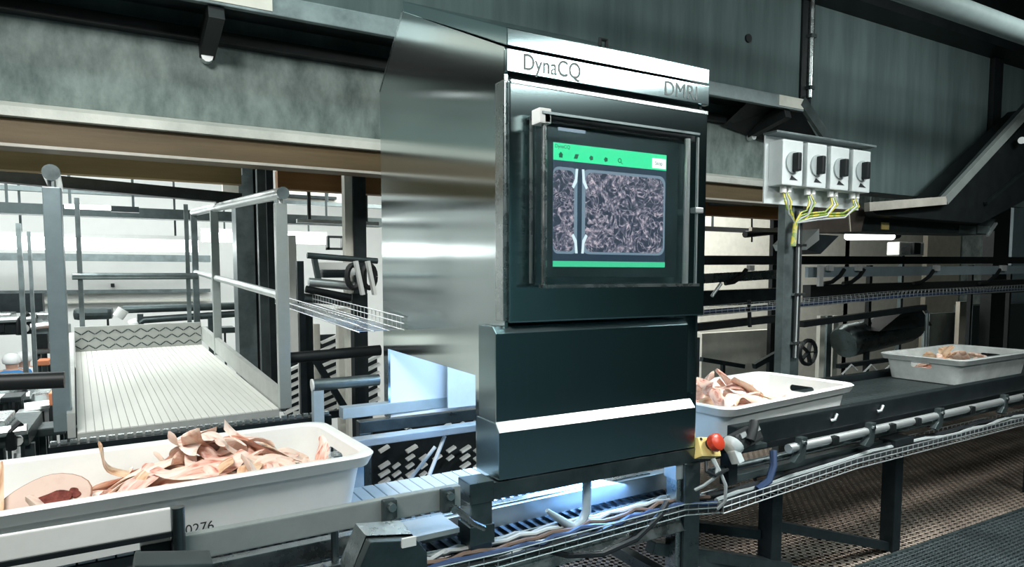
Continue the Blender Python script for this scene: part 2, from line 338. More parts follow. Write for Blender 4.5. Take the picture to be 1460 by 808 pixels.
# steel ledge along the wall
lg = thing('wall_ledge', 'dark steel service ledge with pale lip bracketed along concrete wall', 'ledge', (.8, 4.0, 2.76))
MB().box((-5, 3.6, 2.815), (4.72, 3.635, 2.915)).build('lip', M['grey'], lg, bev=.004)
MB().box((-5, 3.635, 2.895), (4.72, 4.0, 2.915)).build('top_plate', M['grey_dark'], lg)
MB().box((-5, 3.93, 2.74), (4.72, 4.0, 2.80)).build('wall_rail', M['black'], lg)
MB().box((-1, 3.596, 2.83), (.62, 3.601, 2.912)).build('lip_plate', M['cream'], lg, label='pale bolted plate on the lip')
MB().box((4.42, 3.596, 2.83), (4.71, 3.601, 2.912)).build('lip_plate', M['cream'], lg, label='pale bolted plate on the lip')
for bx in (-3.0, .36, 4.55):
    MB().bar((bx, 3.62, 2.80), (bx-.02, 3.98, 2.70), .075, .10).build('bracket', M['black'], lg, bev=.004)
    MB().tube([(bx-.02, 3.985, 2.66), (bx-.02, 3.93, 2.66)], .03, 10).build('bracket_foot', M['alu'], lg, smooth=True)
MB().bar((4.70, 3.61, 2.90), (5.16, 3.64, 2.58), .03, .09).build('end_strut', M['grey_dark'], lg)
MB().add([(4.2,3.66,2.88),(4.72,3.66,2.88),(5.02,3.68,2.64),(4.72,3.97,2.64),(4.2,3.97,2.72)], [(0,1,2,3,4)]).build('end_gusset', M['black'], lg)
cd = thing('wall_conduit', 'upright steel conduit in the joint between concrete wall panels', 'pipe', (5.25, 3.98, 3.0))
MB().tube([(5.27, 3.965, 3.08), (5.27, 3.965, 3.92)], .024, 10).build('pipe', M['steel'], cd, smooth=True)
MB().box((5.17, 3.98, 2.9), (5.31, 4.1, 3.92)).build('backing_channel', M['black'], cd)
for z in (3.15, 3.6): MB().box((5.235, 3.935, z), (5.305, 3.99, z+.03)).build('clip', M['grey_dark'], cd)
pp = thing('ceiling_pipe', 'thick grey pipe hanging near the ceiling at upper right', 'pipe', (5.5, 2.6, 3.33))
MB().tube([(2.6, 2.6, 3.33), (9.0, 2.6, 3.33)], .075, 20).build('pipe', M['pipe_grey'], pp, smooth=True)
for x in (3.2, 7.2): MB().bar((x, 2.6, 3.38), (x, 2.6, 4.75), .03, .01).build('hanger', M['black'], pp)
beam('wall_column', (8.5, 4.03, 2.0), (8.5, 4.03, 3.92), .18, .14, M['black'], 'black upright column between concrete panels at far upper right', 'column')

# ------------------------------------------------------------------ inspection machine
X0, X1, YF, YR = 1.075, 1.972, 1.975, 3.29
mc = thing('inspection_machine', 'tall brushed steel inspection cabinet with touch screen, straddling the conveyor', 'machine', (1.5, 2.5, .8))
prof = [(YF, 2.254), (2.935, 2.69), (YR, 2.42), (3.285, .765), (3.222, .765), (3.215, 1.124), (2.205, 1.124), (2.20, .765), (YF, .765)]
MB().prism(prof, 'x', X0, X0+.012).build('side_panel', M['steel_brush_side'], mc)
MB().prism(prof, 'x', X1-.012, X1).build('side_panel', M['steel_brush_side'], mc)
MB().box((X0+.012, 3.265, 1.124), (X1-.012, 3.28, 2.40)).build('rear_panel', M['steel'], mc)
MB().box((X0+.012, 3.22, .77), (X1-.012, 3.235, 1.40)).build('inner_liner', M['liner'], mc)
MB().box((X0+.012, 2.12, 1.385), (X1-.012, 3.22, 1.40)).build('inner_ceiling', M['liner'], mc)
MB().box((X0+.3, 3.15, .80), (X1-.3, 3.16, 1.10)).build('inner_guide', M['white_steel'], mc)
MB().box((X0+.012, 2.10, .86), (X1-.012, 2.115, 1.40)).build('inner_front', M['liner'], mc)
MB().add([(X0, 1.957, 2.254), (X1+.02, 1.957, 2.254), (X1+.02, 2.94, 2.69), (X0, 2.94, 2.69),
          (X0, 1.957, 2.312), (X1+.02, 1.957, 2.312), (X1+.02, 2.945, 2.742), (X0, 2.945, 2.742)],
         [(0,3,2,1),(4,5,6,7),(0,1,5,4),(1,2,6,5),(2,3,7,6),(3,0,4,7)]).build('roof', M['steel_brush_front'], mc, bev=.003)
MB().prism([(2.94, 2.69), (2.945, 2.71), (3.30, 2.425), (3.285, 2.415)], 'x', X0, X1).build('roof_chamfer', M['steel'], mc)
MB().box((X0, 1.957, 2.172), (X1+.02, 1.98, 2.246)).build('header', M['steel_brush_front'], mc, bev=.002)
MB().box((X0+.012, 1.985, 2.10), (X1-.012, 2.0, 2.26)).build('header_backing', M['black'], mc)
MB().tube([(1.50, 2.02, 2.34), (1.50, 2.02, 2.365), (1.53, 2.02, 2.365), (1.53, 2.02, 2.335)], .008, 8).build('lifting_eye', M['black'], mc, smooth=True)
text('lettering', 'DynaCQ', .076, M['etch'], mc, (1.134, 1.9562, 2.186), (PI/2, 0, 0), squeeze=.86, offset=.0007)
text('lettering', 'DMRI', .076, M['etch'], mc, (1.755, 1.9562, 2.184), (PI/2, 0, 0), squeeze=.98)
# door with touch screen
dr = MB().box((1.083, 1.957, 1.335), (1.987, 2.03, 2.147)).build('door', M['steel_brush_front'], mc, bev=.006)
MB().box((1.068, 1.97, 1.34), (1.083, 2.03, 2.147)).build('door_edge', M['steel'], dr, bev=.004)
MB().box((1.09, 1.953, 2.135), (1.985, 1.957, 2.147)).build('door_lip', M['steel'], dr)
bz = MB().box((1.165, 1.925, 1.462), (1.86, 1.957, 2.030)).build('screen_housing', M['steel_brush_low'], mc, bev=.004)
MB().box((1.195, 1.920, 1.490), (1.80, 1.926, 2.000)).build('bezel', M['bezel'], bz)
MB().box((1.165, 1.900, 2.005), (1.865, 1.957, 2.036)).build('top_shadow_strip', M['black'], bz, bev=.003)  # black strip standing in for the shadow along the cover's top
sx0, sx1, sz0, sz1, sy = 1.232, 1.738, 1.527, 1.948, 1.918
sc = MB().box((sx0, sy, sz0), (sx1, 1.921, sz1)).build('display', M['scr_bg'], mc)
MB().box((sx0, sy-.0012, 1.890), (sx1, sy, sz1)).build('title_bar', M['scr_green'], sc)
MB().box((sx0, sy-.0012, sz0), (sx1, sy, sz0+.020)).build('footer_bar', M['scr_green_low'], sc)
MB().box((1.668, sy-.0024, 1.896), (1.733, sy-.0012, 1.932)).build('button', M['scr_white'], sc)
text('button_text', 'Stop', .020, M['scr_ink'], sc, (1.681, sy-.0026, 1.908), (PI/2, 0, 0), .0003)
text('title_text', 'DynaCQ', .017, M['scr_ink'], sc, (1.238, sy-.0016, 1.931), (PI/2, 0, 0), .0003)
for k in range(5):
    cx = 1.262+k*.064; cz = 1.908
    ic = MB()
    if k == 0: ic.prism([(cx-.010,cz),(cx,cz+.011),(cx+.010,cz),(cx+.007,cz),(cx+.007,cz-.009),(cx-.007,cz-.009),(cx-.007,cz)], 'y', sy-.002, sy-.0012)
    elif k == 1: ic.prism([(cx-.010,cz-.008),(cx+.004,cz-.008),(cx+.011,cz+.008),(cx-.004,cz+.008)], 'y', sy-.002, sy-.0012)
    elif k == 4:
        ic.tube([(cx-.002+.007*math.cos(a*PI/6), sy-.0015, cz+.002+.007*math.sin(a*PI/6)) for a in range(13)], .0016, 4); ic.bar((cx+.003,sy-.0015,cz-.003),(cx+.010,sy-.0015,cz-.010),.003,.001)
    else: ic.prism([(cx+.009*math.cos(a*PI/5)*(1 if a % 2 else .8), cz+.009*math.sin(a*PI/5)*(1 if a % 2 else .8)) for a in range(10)], 'y', sy-.002, sy-.0012)
    ic.build('icon', M['scr_ink'], sc)
def rrect(x0, x1, z0, z1, r, n=5):
    o = []
    for cx, cz, a in ((x1-r, z1-r, 0), (x0+r, z1-r, PI/2), (x0+r, z0+r, PI), (x1-r, z0+r, 1.5*PI)):
        o += [(cx+r*math.cos(a+PI/2*k/n), cz+r*math.sin(a+PI/2*k/n)) for k in range(n+1)]
    return o
MB().prism(rrect(1.352, sx1-.004, 1.572, 1.868, .03), 'y', sy-.0010, sy-.0004).build('crate_picture', M['scr_line'], sc)
MB().prism(rrect(1.366, sx1-.012, 1.580, 1.858, .03), 'y', sy-.0016, sy-.0010).build('meat_picture', M['scr_meat'], sc)
MB().prism(rrect(sx0, 1.332, 1.572, 1.868, .022), 'y', sy-.0010, sy-.0004).build('crate_picture', M['scr_line'], sc)
MB().prism(rrect(sx0, 1.318, 1.580, 1.858, .022), 'y', sy-.0016, sy-.0010).build('meat_picture', M['scr_meat'], sc)
for sx_, dx in ((1.350, 1), (1.334, -1)):
    for sz_, dz_ in ((1.866, -1), (1.574, 1)):
        MB().prism([(sx_, sz_), (sx_+dx*.010, sz_), (sx_+dx*.013, sz_+dz_*.035), (sx_+dx*.026, sz_+dz_*.062), (sx_+dx*.018, sz_+dz_*.068), (sx_+dx*.004, sz_+dz_*.045)], 'y', sy-.0024, sy-.0016).build('bracket_picture', M['scr_bracket'], sc)
cv = MB()
cv.box((1.172, 1.872, 1.468), (1.852, 1.875, 2.026))
cov = cv.build('clear_cover', M['clear'], mc)
hb = MB()
hb.box((1.160, 1.868, 1.455), (1.872, 1.892, 1.466)).build('cover_edge', M['steel'], cov)
MB().box((1.160, 1.868, 2.026), (1.86, 1.89, 2.034)).build('cover_edge', M['steel_dark'], cov)
MB().tube([(1.176, 1.885, 1.455), (1.176, 1.885, 2.03)], .010, 10).build('hinge_tube', M['steel'], cov, smooth=True)
MB().tube([(1.152, 1.93, 1.47), (1.152, 1.93, 2.03)], .006, 8).build('hinge_rod', M['steel'], cov, smooth=True)
MB().box((1.150, 1.872, 1.996), (1.196, 1.925, 2.046)).build('hinge_block', M['white_steel'], cov, bev=.006)
MB().tube([(1.812, 1.885, 1.46), (1.812, 1.885, 2.01)], .012, 10).build('handle_tube', M['alu'], cov, smooth=True)
MB().tube([(1.865, 1.885, 1.46), (1.865, 1.885, 2.02)], .006, 8).build('handle_rod', M['alu'], cov, smooth=True)
MB().box((1.846, 1.868, 1.735), (1.886, 1.90, 1.756)).build('latch', M['alu'], cov, bev=.004)
MB().box((1.22, 1.868, 1.978), (1.33, 1.8715, 1.988)).build('cover_label', M['scr_line'], cov)
# lower covers
lc = MB().prism([(1.957, .985), (1.957, 1.30), (1.985, 1.325), (2.09, 1.325), (2.09, .985)], 'x', 1.032, 1.905).build('upper_cover', M['steel_brush_low'], mc, bev=.004)
MB().prism([(1.93, .805), (1.93, .968), (1.955, .995), (2.10, .995), (2.10, .805)], 'x', 1.028, 1.925).build('lower_cover', M['steel_brush_low'], mc, bev=.003)
MB().prism([(1.928, .968), (1.957, .999), (1.957, .994), (1.931, .966)], 'x', 1.03, 1.92).build('cover_ledge_lit', M['alu'], mc)  # paler metal on the sloped top: its lit look put into colour

# ------------------------------------------------------------------ machine stand
ms = thing('machine_stand', 'dark square-tube steel stand carrying the inspection cabinet', 'stand', (1.45, 2.2, 0))
MB().box((.925, 1.93, .742), (1.955, 2.02, .80)).build('front_beam', M['steel_dark'], ms, bev=.004)
MB().box((.925, 3.23, .70), (1.955, 3.29, .76)).build('rear_beam', M['steel_dark'], ms, bev=.004)
MB().box((.92, 1.925, 0), (1.0, 2.01, .742)).build('leg', M['steel_dark'], ms, bev=.005)
MB().box((.914, 1.919, .60), (1.006, 2.016, .665)).build('leg_collar', M['steel_dark'], ms, bev=.003)
MB().box((.915, 1.92, .742), (1.005, 2.015, .812)).build('post_cap', M['steel_dark'], ms, bev=.004)
MB().box((1.87, 1.925, 0), (1.955, 2.01, .742)).build('leg', M['steel_dark'], ms, bev=.005)
MB().box((1.84, 1.94, 0), (1.868, 2.0, .68)).build('leg_stiffener', M['steel'], ms, bev=.003)
MB().box((1.83, 1.935, .68), (1.872, 2.005, .74)).build('stiffener_cap', M['alu'], ms, bev=.004)
for x in (.925, 1.88): MB().box((x, 3.23, HZ if x < 1 else 0), (x+.06, 3.29, .70)).build('leg', M['steel_dark'], ms, bev=.004)
MB().box((1.89, 2.0, .18), (1.94, 3.25, .23)).build('side_bar', M['steel_dark'], ms)
MB().bar((1.88, 1.99, .34), (2.9, 2.05, -.0), .05, .05).build('brace', M['grey_dark'], ms)

# ------------------------------------------------------------------ conveyors
def wire_tray(name, label, pts, wd, ht, m, step=.06, parent_loc=None, cables=()):
    """open wire cable tray: U-shaped cross wires on long wires, cables lying inside"""
    t = thing(name, label, 'cable tray', parent_loc or pts[0])
    pts = [Vector(p) for p in pts]; mb = MB(); cr = MB()
    tot = sum((b-a).length for a, b in zip(pts, pts[1:]))
    def pos(s):
        for a, b in zip(pts, pts[1:]):
            L = (b-a).length
            if s <= L: return a+(b-a)*(s/L), (b-a).normalized()
            s -= L
        return pts[-1], (pts[-1]-pts[-2]).normalized()
    for (u, v) in ((-.5,1),(-.5,.5),(-.5,0),(-.17,0),(.17,0),(.5,0),(.5,.5),(.5,1)):
        line = []
        for p, q in zip(pts, pts[1:]):
            d = (q-p).normalized(); sd = d.cross(Vector((0,0,1))).normalized()
            line += [p+sd*u*wd+Vector((0,0,v*ht)), q+sd*u*wd+Vector((0,0,v*ht))]
        mb.tube(line, .0028, 5)
    k = 0
    while k*step < tot:
        p, d = pos(k*step); sd = d.cross(Vector((0,0,1))).normalized()
        cr.tube([p-sd*wd/2+Vector((0,0,ht)), p-sd*wd/2, p+sd*wd/2, p+sd*wd/2+Vector((0,0,ht))], .0026, 4); k += 1
    mb.build('long_wires', m, t, kind='stuff'); cr.build('cross_wires', m, t, kind='stuff')
    rnd = random.Random(len(label))
    for i, (mk, r, u, v) in enumerate(cables):
        line = []; n = 26
        for j in range(n+1):
            p, d = pos(tot*j/n*.999); sd = d.cross(Vector((0,0,1))).normalized()
            line.append(p+sd*(u*wd+rnd.uniform(-.012,.012))+Vector((0,0,v+r+rnd.uniform(-.006,.010))))
        MB().tube(line, r, 7).build('cable', M[mk], t, smooth=True)
    return t
ax = math.radians(4.0)
XI = Matrix.Translation((.90, 1.95, 0)) @ Matrix.Rotation(math.radians(2.0), 4, 'Z')     # infeed: local +X towards the machine, ends at 0
inf = thing('infeed_conveyor', 'steel infeed conveyor with guide rails carrying the nearest crate of meat', 'conveyor', (0, 2.4, 0))
MB(XI).box((-.85, -.03, .745), (-.02, 0, .815)).build('near_guide_rail', M['rail_steel'], inf, bev=.004)
MB(XI).box((-1.9, -.06, .845), (-.86, -.045, .905)).build('raised_guide_plate', M['white_steel'], inf, bev=.003)
MB(XI).box((-1.9, -.065, .832), (-.86, -.04, .845)).build('guide_edge', M['dark'], inf)
MB(XI).tube([(-.845, -.055, .45), (-.845, -.055, .905)], .017, 14).build('guide_post', M['steel_dark'], inf, smooth=True)
MB(XI).box((-.93, -.04, .775), (-.86, .05, .815)).build('guide_bracket', M['dark'], inf, bev=.004)
MB(XI).box((-.925, -.05, .752), (-.87, -.02, .776)).build('bracket_foot', M['alu'], inf, bev=.004)
for x in (-.27, -.075):
    cl = MB(XI).box((x-.022, -.058, .742), (x+.022, -.028, .818)).build('clamp', M['grey_dark'], inf, bev=.008)
    MB(XI).tube([(x, -.075, .80), (x, -.05, .80)], .013, 8).build('clamp_bolt', M['steel'], cl)
    MB(XI).tube([(x+.01, -.075, .755), (x+.01, -.05, .755)], .012, 8).build('clamp_bolt', M['steel'], cl)
MB(XI).tube([(-.06, -.065, .76), (.0, -.075, .70), (.045, -.07, .672)], .010, 8).build('clamp_rod', M['steel'], inf, smooth=True)
MB(XI).tube([(-.42, .02, .55), (-.42, .02, .745)], .012, 8).build('rail_support', M['steel_dark'], inf, smooth=True)
# belt of slats on the carrying level
sl = MB().box((-.021, -.11, -.012), (.021, .11, 0)).mesh('belt_slat', bev=.003); sl.materials.append(M['belt'])
bm_ = MB(XI).box((-1.95, .25, .655), (1.0, .47, .684)).build('belt_bed', M['steel_dark'], inf)
for k in range(62):
    p = XI @ Vector((-1.95+.047*k, .36, .70)); o = place_copy(sl, 'belt_slat', inf, p, (0, 0, math.radians(2)))
MB(XI).box((-2.0, .12, .60), (.95, .16, .665)).build('near_side_frame', M['steel'], inf, bev=.003)
MB(XI).box((-2.0, .93, .655), (.0, 1.02, .70)).build('far_side_frame', M['steel'], inf, bev=.003)
MB(XI).box((-.05, .985, .71), (.9, 1.06, .745)).build('far_guide_rail', M['alu'], inf, bev=.004)
MB(XI).box((-.02, 1.25, .79), (.9, 1.32, .845)).build('rear_guide_rail', M['blue_strip'], inf, bev=.004)  # blue light on the rail put into its colour
MB(XI).box((-.06, .99, .40), (-.005, 1.05, .71)).build('far_leg', M['blue_strip'], inf, bev=.003)
MB(XI).box((-1.95, .93, HZ), (-1.9, .98, .66)).build('far_leg', M['steel_dark'], inf)
MB(XI).tube([(.30, 1.05, .40), (.42, 1.02, .70)], .010, 8).build('stay', M['white_steel'], inf)
MB(XI).tube([(.24, 1.2, .38), (.45, 1.2, .60)], .010, 8).build('stay', M['white_steel'], inf)
MB(XI).tube([(.66,1.02,.72),(.64,1.02,.62),(.66,1.02,.56),(.72,1.02,.54)], .012, 8).build('hook', M['white_steel'], inf, smooth=True)
# return run and drip tray below, running on beneath the machine
MB(XI).box((-.30, -.02, .655), (-.02, .12, .672)).build('near_flange', M['alu'], inf)
rt_ = MB()
rt_.xf = XI
MB(XI).box((-1.9, .05, .555), (1.05, .50, .565)).build('return_belt', M['belt_dark'], inf)
rb = MB(XI)
for k in range(74): rb.box((-1.9+.04*k, .05, .565), (-1.885+.04*k, .50, .575))
rb.build('return_belt_links', M['steel_dark'], inf, kind='stuff')
MB(XI).prism([(-.06, .47), (.02, .455), (.05, .50), (-.03, .545)], 'x', -.36, 1.0).build('drip_tray', M['steel'], inf, bev=.003)
MB(XI).box((-.1, .10, .59), (1.05, .15, .66)).build('under_frame', M['alu'], inf, bev=.003)
MB(XI).box((-2.0, -.02, .60), (-.35, .02, .64)).build('lower_side_bar', M['steel'], inf, bev=.003)
MB(XI).box((-2.0, .0, .50), (-.1, .06, .585)).build('brush_strip', M['rubber'], inf)
for x in (-.75, -1.6): MB(XI).box((x, .08, HZ if x < -1 else 0), (x+.06, .14, .60)).build('leg', M['steel_dark'], inf)
MB(XI).tube([(-.505, -.05, .63), (-.475, -.05, .665), (-.445, -.05, .63), (-.475, -.05, .595), (-.505, -.05, .63)], .006, 6).build('wing_nut', M['steel'], inf)
MB(XI).tube([(.52, .0, .742), (.52, .0, .62), (.50, .0, .585), (.46, .0, .57), (.43, .0, .585), (.34, .0, .655)], [.018, .018, .018, .018, .018, .008], 10).build('j_hook', M['blue_strip'], inf, smooth=True)  # hook coloured blue for the blue light falling on it
MB(XI).tube([(.395, .0, .60), (.42, .01, .50)], .006, 6).build('hook_wire', M['black'], inf)

sb = thing('sensor_box', 'wedge-topped steel sensor housing beneath the guide rail in front', 'sensor housing', (.57, 1.72, .55))
MB().prism([(.455, .52), (.455, .70), (.50, .795), (.63, .775), (.66, .735), (.66, .52)], 'y', 1.66, 1.70).build('front_plate', M['steel_dark'], sb, bev=.004)
MB().add([(.455,1.70,.70),(.455,1.80,.70),(.50,1.80,.80),(.50,1.70,.80),(.63,1.70,.78),(.63,1.80,.785),(.66,1.70,.735),(.66,1.82,.75),(.66,1.70,.52),(.66,1.82,.52),(.455,1.70,.52),(.455,1.80,.52)],
         [(0,3,2,1),(3,4,5,2),(4,6,7,5),(6,8,9,7),(10,0,1,11),(1,2,5,7,9,11)]).build('housing', M['steel'], sb)
MB().box((.585, 1.652, .765), (.625, 1.66, .79)).build('label_plate', M['white_steel'], sb)
gb_ = tag(MB().bar(at(190, 806, Y=1.5), at(300, 803, Y=1.5), .08, .03).build('guide_foot', M['grey_dark'], loc=at(245, 805, Y=1.5), bev=.005), 'grey steel foot plate below the upright guide post', 'bracket')

XO = Matrix.Translation((1.97, 1.945, 0)) @ Matrix.Rotation(math.radians(2.6), 4, 'Z')     # outfeed: local +X away from the machine
out = thing('outfeed_conveyor', 'dark outfeed conveyor carrying two crates away from the cabinet', 'conveyor', (3.6, 2.4, 0))
MB(XO).box((.22, 0, .755), (5.5, .05, .85)).build('near_side_beam', M['dark'], out, bev=.006)
MB(XO).box((.0, .02, .74), (.22, .06, .79)).build('near_side_beam', M['dark'], out, bev=.004)
MB(XO).box((0, .18, .655), (5.5, 1.0, .684)).build('belt_bed', M['dark'], out)
slo = MB().box((-.032, -.37, -.014), (.032, .37, 0)).mesh('belt_slat', bev=.003); slo.materials.append(M['grey_dark'])
for k in range(76):
    p = XO @ Vector((.05+.07*k, .59, .70)); place_copy(slo, 'belt_slat', out, p, (0, 0, math.radians(2.6)))
MB(XO).box((0, 1.0, .66), (5.5, 1.05, .74)).build('far_side_beam', M['dark'], out, bev=.006)
MB(XO).tube([(.55, -.02, .715), (5.3, -.02, .72)], .021, 10).build('guide_tube', M['alu'], out, smooth=True)
MB(XO).tube([(.1, .03, .665), (5.3, .03, .665)], .018, 10).build('lower_tube', M['steel_dark'], out, smooth=True)
for x in (.62, 1.18, 1.86, 2.65, 3.5):
    b = MB(XO).prism([(x-.06, .655), (x-.02, .64), (x+.02, .66), (x+.035, .76), (x-.01, .76), (x-.02, .69)], 'y', -.045, -.012).build('bracket', M['grey_dark'], out, bev=.004)
    MB(XO).tube([(x+.012, -.052, .735), (x+.012, -.03, .735)], .010, 8).build('bolt', M['steel'], b)
for x in (.85, 1.35, 1.6, 2.2, 2.9): MB(XO).box((x, -.05, .69), (x+.05, -.01, .735)).build('roller_block', M['black'], out, bev=.012)
for x in (.90, 1.3): MB(XO).tube([(x, .0, .80), (x+.012, -.012, .805), (x+.03, -.012, .83)], .008, 6).build('clip', M['alu'], out)
for x in (.49, 1.52, 3.3, 5.0): MB(XO).box((x, .01, 0), (x+.075, .085, .60)).build('leg', M['dark'], out, bev=.005)
for x in (1.52, 3.3): MB(XO).box((x-.09, -.03, .60), (x+.09, .06, .635)).build('leg_foot_plate', M['dark'], out, bev=.003)
MB(XO).bar((.55, .05, .34), (1.54, .05, .02), .045, .045).build('brace', M['dark'], out)
MB(XO).bar((.06, .5, .33), (.5, .08, .30), .045, .045).build('brace', M['dark'], out)
MB(XO).box((.18, .0, .60), (.235, .05, .755)).build('hanger', M['dark'], out, bev=.004)
MB(XO).box((.25, .02, .60), (1.4, .06, .63)).build('lower_bar', M['grey_dark'], out)
MB(XO).tube([(.4, .04, .585), (1.2, .05, .60)], .012, 8).build('hose', M['cable_rust'], out, smooth=True)
for x in (.49, 3.3): MB(XO).box((x, 1.0, 0), (x+.07, 1.06, .66)).build('leg', M['dark'], out, bev=.004)

wire_tray('front_cable_tray', 'galvanised wire cable tray with cable bundle hung along the conveyor front', [(.55, 1.90, .555), (1.0, 1.93, .535), (1.85, 1.96, .545), (2.05, 1.96, .52)], .12, .045, M['grey'], .055,
          cables=[('cable_black', .014, -.3, 0), ('cable_grey', .011, -.1, 0), ('cable_white', .009, .1, .01), ('cable_black', .012, .3, 0), ('cable_blue', .010, .2, .02), ('cable_grey', .010, -.35, .03), ('cable_rust', .008, 0, .03), ('cable_white', .008, -.2, .035), ('cable_black', .013, 0, .0)])
wire_tray('side_cable_tray', 'shiny wire cable tray slung below the outfeed conveyor beam', [(2.05, 1.95, .52), (3.0, 1.99, .560), (6.4, 2.10, .565)], .12, .05, M['alu'], .05,
          cables=[('cable_black', .016, -.3, 0), ('cable_grey', .012, 0, 0), ('cable_black', .014, .25, .004), ('cable_grey', .010, .1, .025), ('cable_black', .012, -.1, .03)])
hg = tag(MB().tube([(1.78,1.93,.60),(1.72,1.90,.57),(1.60,1.90,.50),(1.45,1.91,.47),(1.30,1.92,.49),(1.2,1.93,.53)], .013, 8).build('sagging_cable', M['cable_black'], loc=(1.5,1.9,.55), smooth=True), 'black cable sagging out of the tray under the cabinet', 'cable')
st = tag(MB().bar((1.76, 2.0, .40), (2.6, 2.0, .13), .05, .05).build('floor_strut', M['steel_dark'], loc=(2.1, 2.0, .3), bev=.004), 'grey square strut slanting down below the cable bundle', 'strut')

# emergency stop and plug at the machine exit
es = thing('emergency_stop', 'red mushroom emergency stop button on a yellow box', 'button', (1.975, 1.90, .79))
tilt = Matrix.Translation((1.985, 1.905, .80)) @ Matrix.Rotation(math.radians(8), 4, 'Y') @ Matrix.Rotation(math.radians(-28), 4, 'X')
MB(tilt).box((-.055, 0, -.035), (.055, .05, .045)).build('box', M['yellow'], es, bev=.008)
MB(tilt).tube([(.0, .0, .012), (0, -.022, .012)], .022, 16).build('stem', M['black'], es, smooth=True)
MB(tilt).tube([(0, -.020, .012), (0, -.030, .012), (0, -.050, .012), (0, -.058, .012)], [.034, .037, .035, .024], 20).build('button_head', M['red'], es, smooth=True)
MB(tilt).tube([(-.04, -.003, .035), (-.04, .0, .035)], .006, 8).build('screw', M['black'], es)
pg = thing('power_plug', 'black angled power plug with pale grey collar beside the red button', 'plug', (2.16, 1.90, .80))
tp = Matrix.Translation((2.16, 1.895, .815)) @ Matrix.Rotation(math.radians(-14), 4, 'Y') @ Matrix.Rotation(math.radians(-20), 4, 'X')
MB(tp).box((-.055, -.03, -.035), (.085, .05, .035)).build('body', M['rubber'], pg, bev=.012)
MB(tp).tube([(.0, -.04, -.01), (.045, -.045, .035), (.06, -.04, .05)], .020, 10).build('locking_lever', M['rubber'], pg, smooth=True)
MB(tp).box((-.03, -.036, .01), (0, -.028, .03)).build('sight_window', M['alu'], pg)
MB(tp).box((.062, -.036, .008), (.08, -.028, .03)).build('sight_window', M['alu'], pg)
MB(tp).tube([(-.085, .0, -.01), (-.072, .0, -.008), (-.052, .0, 0)], [.030, .042, .045], 16).build('collar', M['switch'], pg, smooth=True)
MB(tp).box((-.09, -.03, -.075), (-.06, .02, -.02)).build('collar_tab', M['switch'], pg, bev=.005)
for k, (pts, mk) in enumerate(((((1.99,1.90,.755),(2.0,1.88,.72),(1.985,1.87,.69),(1.93,1.88,.66),(1.90,1.90,.64)), 'cable_grey'), (((2.0,1.90,.755),(2.01,1.87,.70),(2.03,1.86,.65),(2.04,1.87,.58),(2.03,1.90,.54)), 'cable_white'), (((1.95,1.89,.75),(1.93,1.87,.72),(1.97,1.86,.70),(2.05,1.87,.71)), 'cable_black'))):
    tag(MB().tube(pts, .007, 6).build('thin_cable', M[mk], loc=pts[0], smooth=True), ('grey cable curling left below the yellow button box', 'white cable dropping from the yellow button box into tray', 'black cable looping just under the yellow button box')[k], 'cable')
tag(MB().tube([(2.42,1.95,.72),(2.40,1.93,.66),(2.36,1.92,.60),(2.30,1.93,.57)], .016, 8).build('blue_hose', M['cable_blue'], loc=(2.4,1.93,.65), smooth=True), 'dark blue hose dropping from the outfeed beam to the tray', 'hose')
tag(MB().box((2.10, 1.885, .765), (2.30, 1.93, .785)).build('plug_shelf', M['grey_dark'], loc=(2.2, 1.9, .775), bev=.003), 'narrow grey shelf carrying the black power plug', 'shelf')

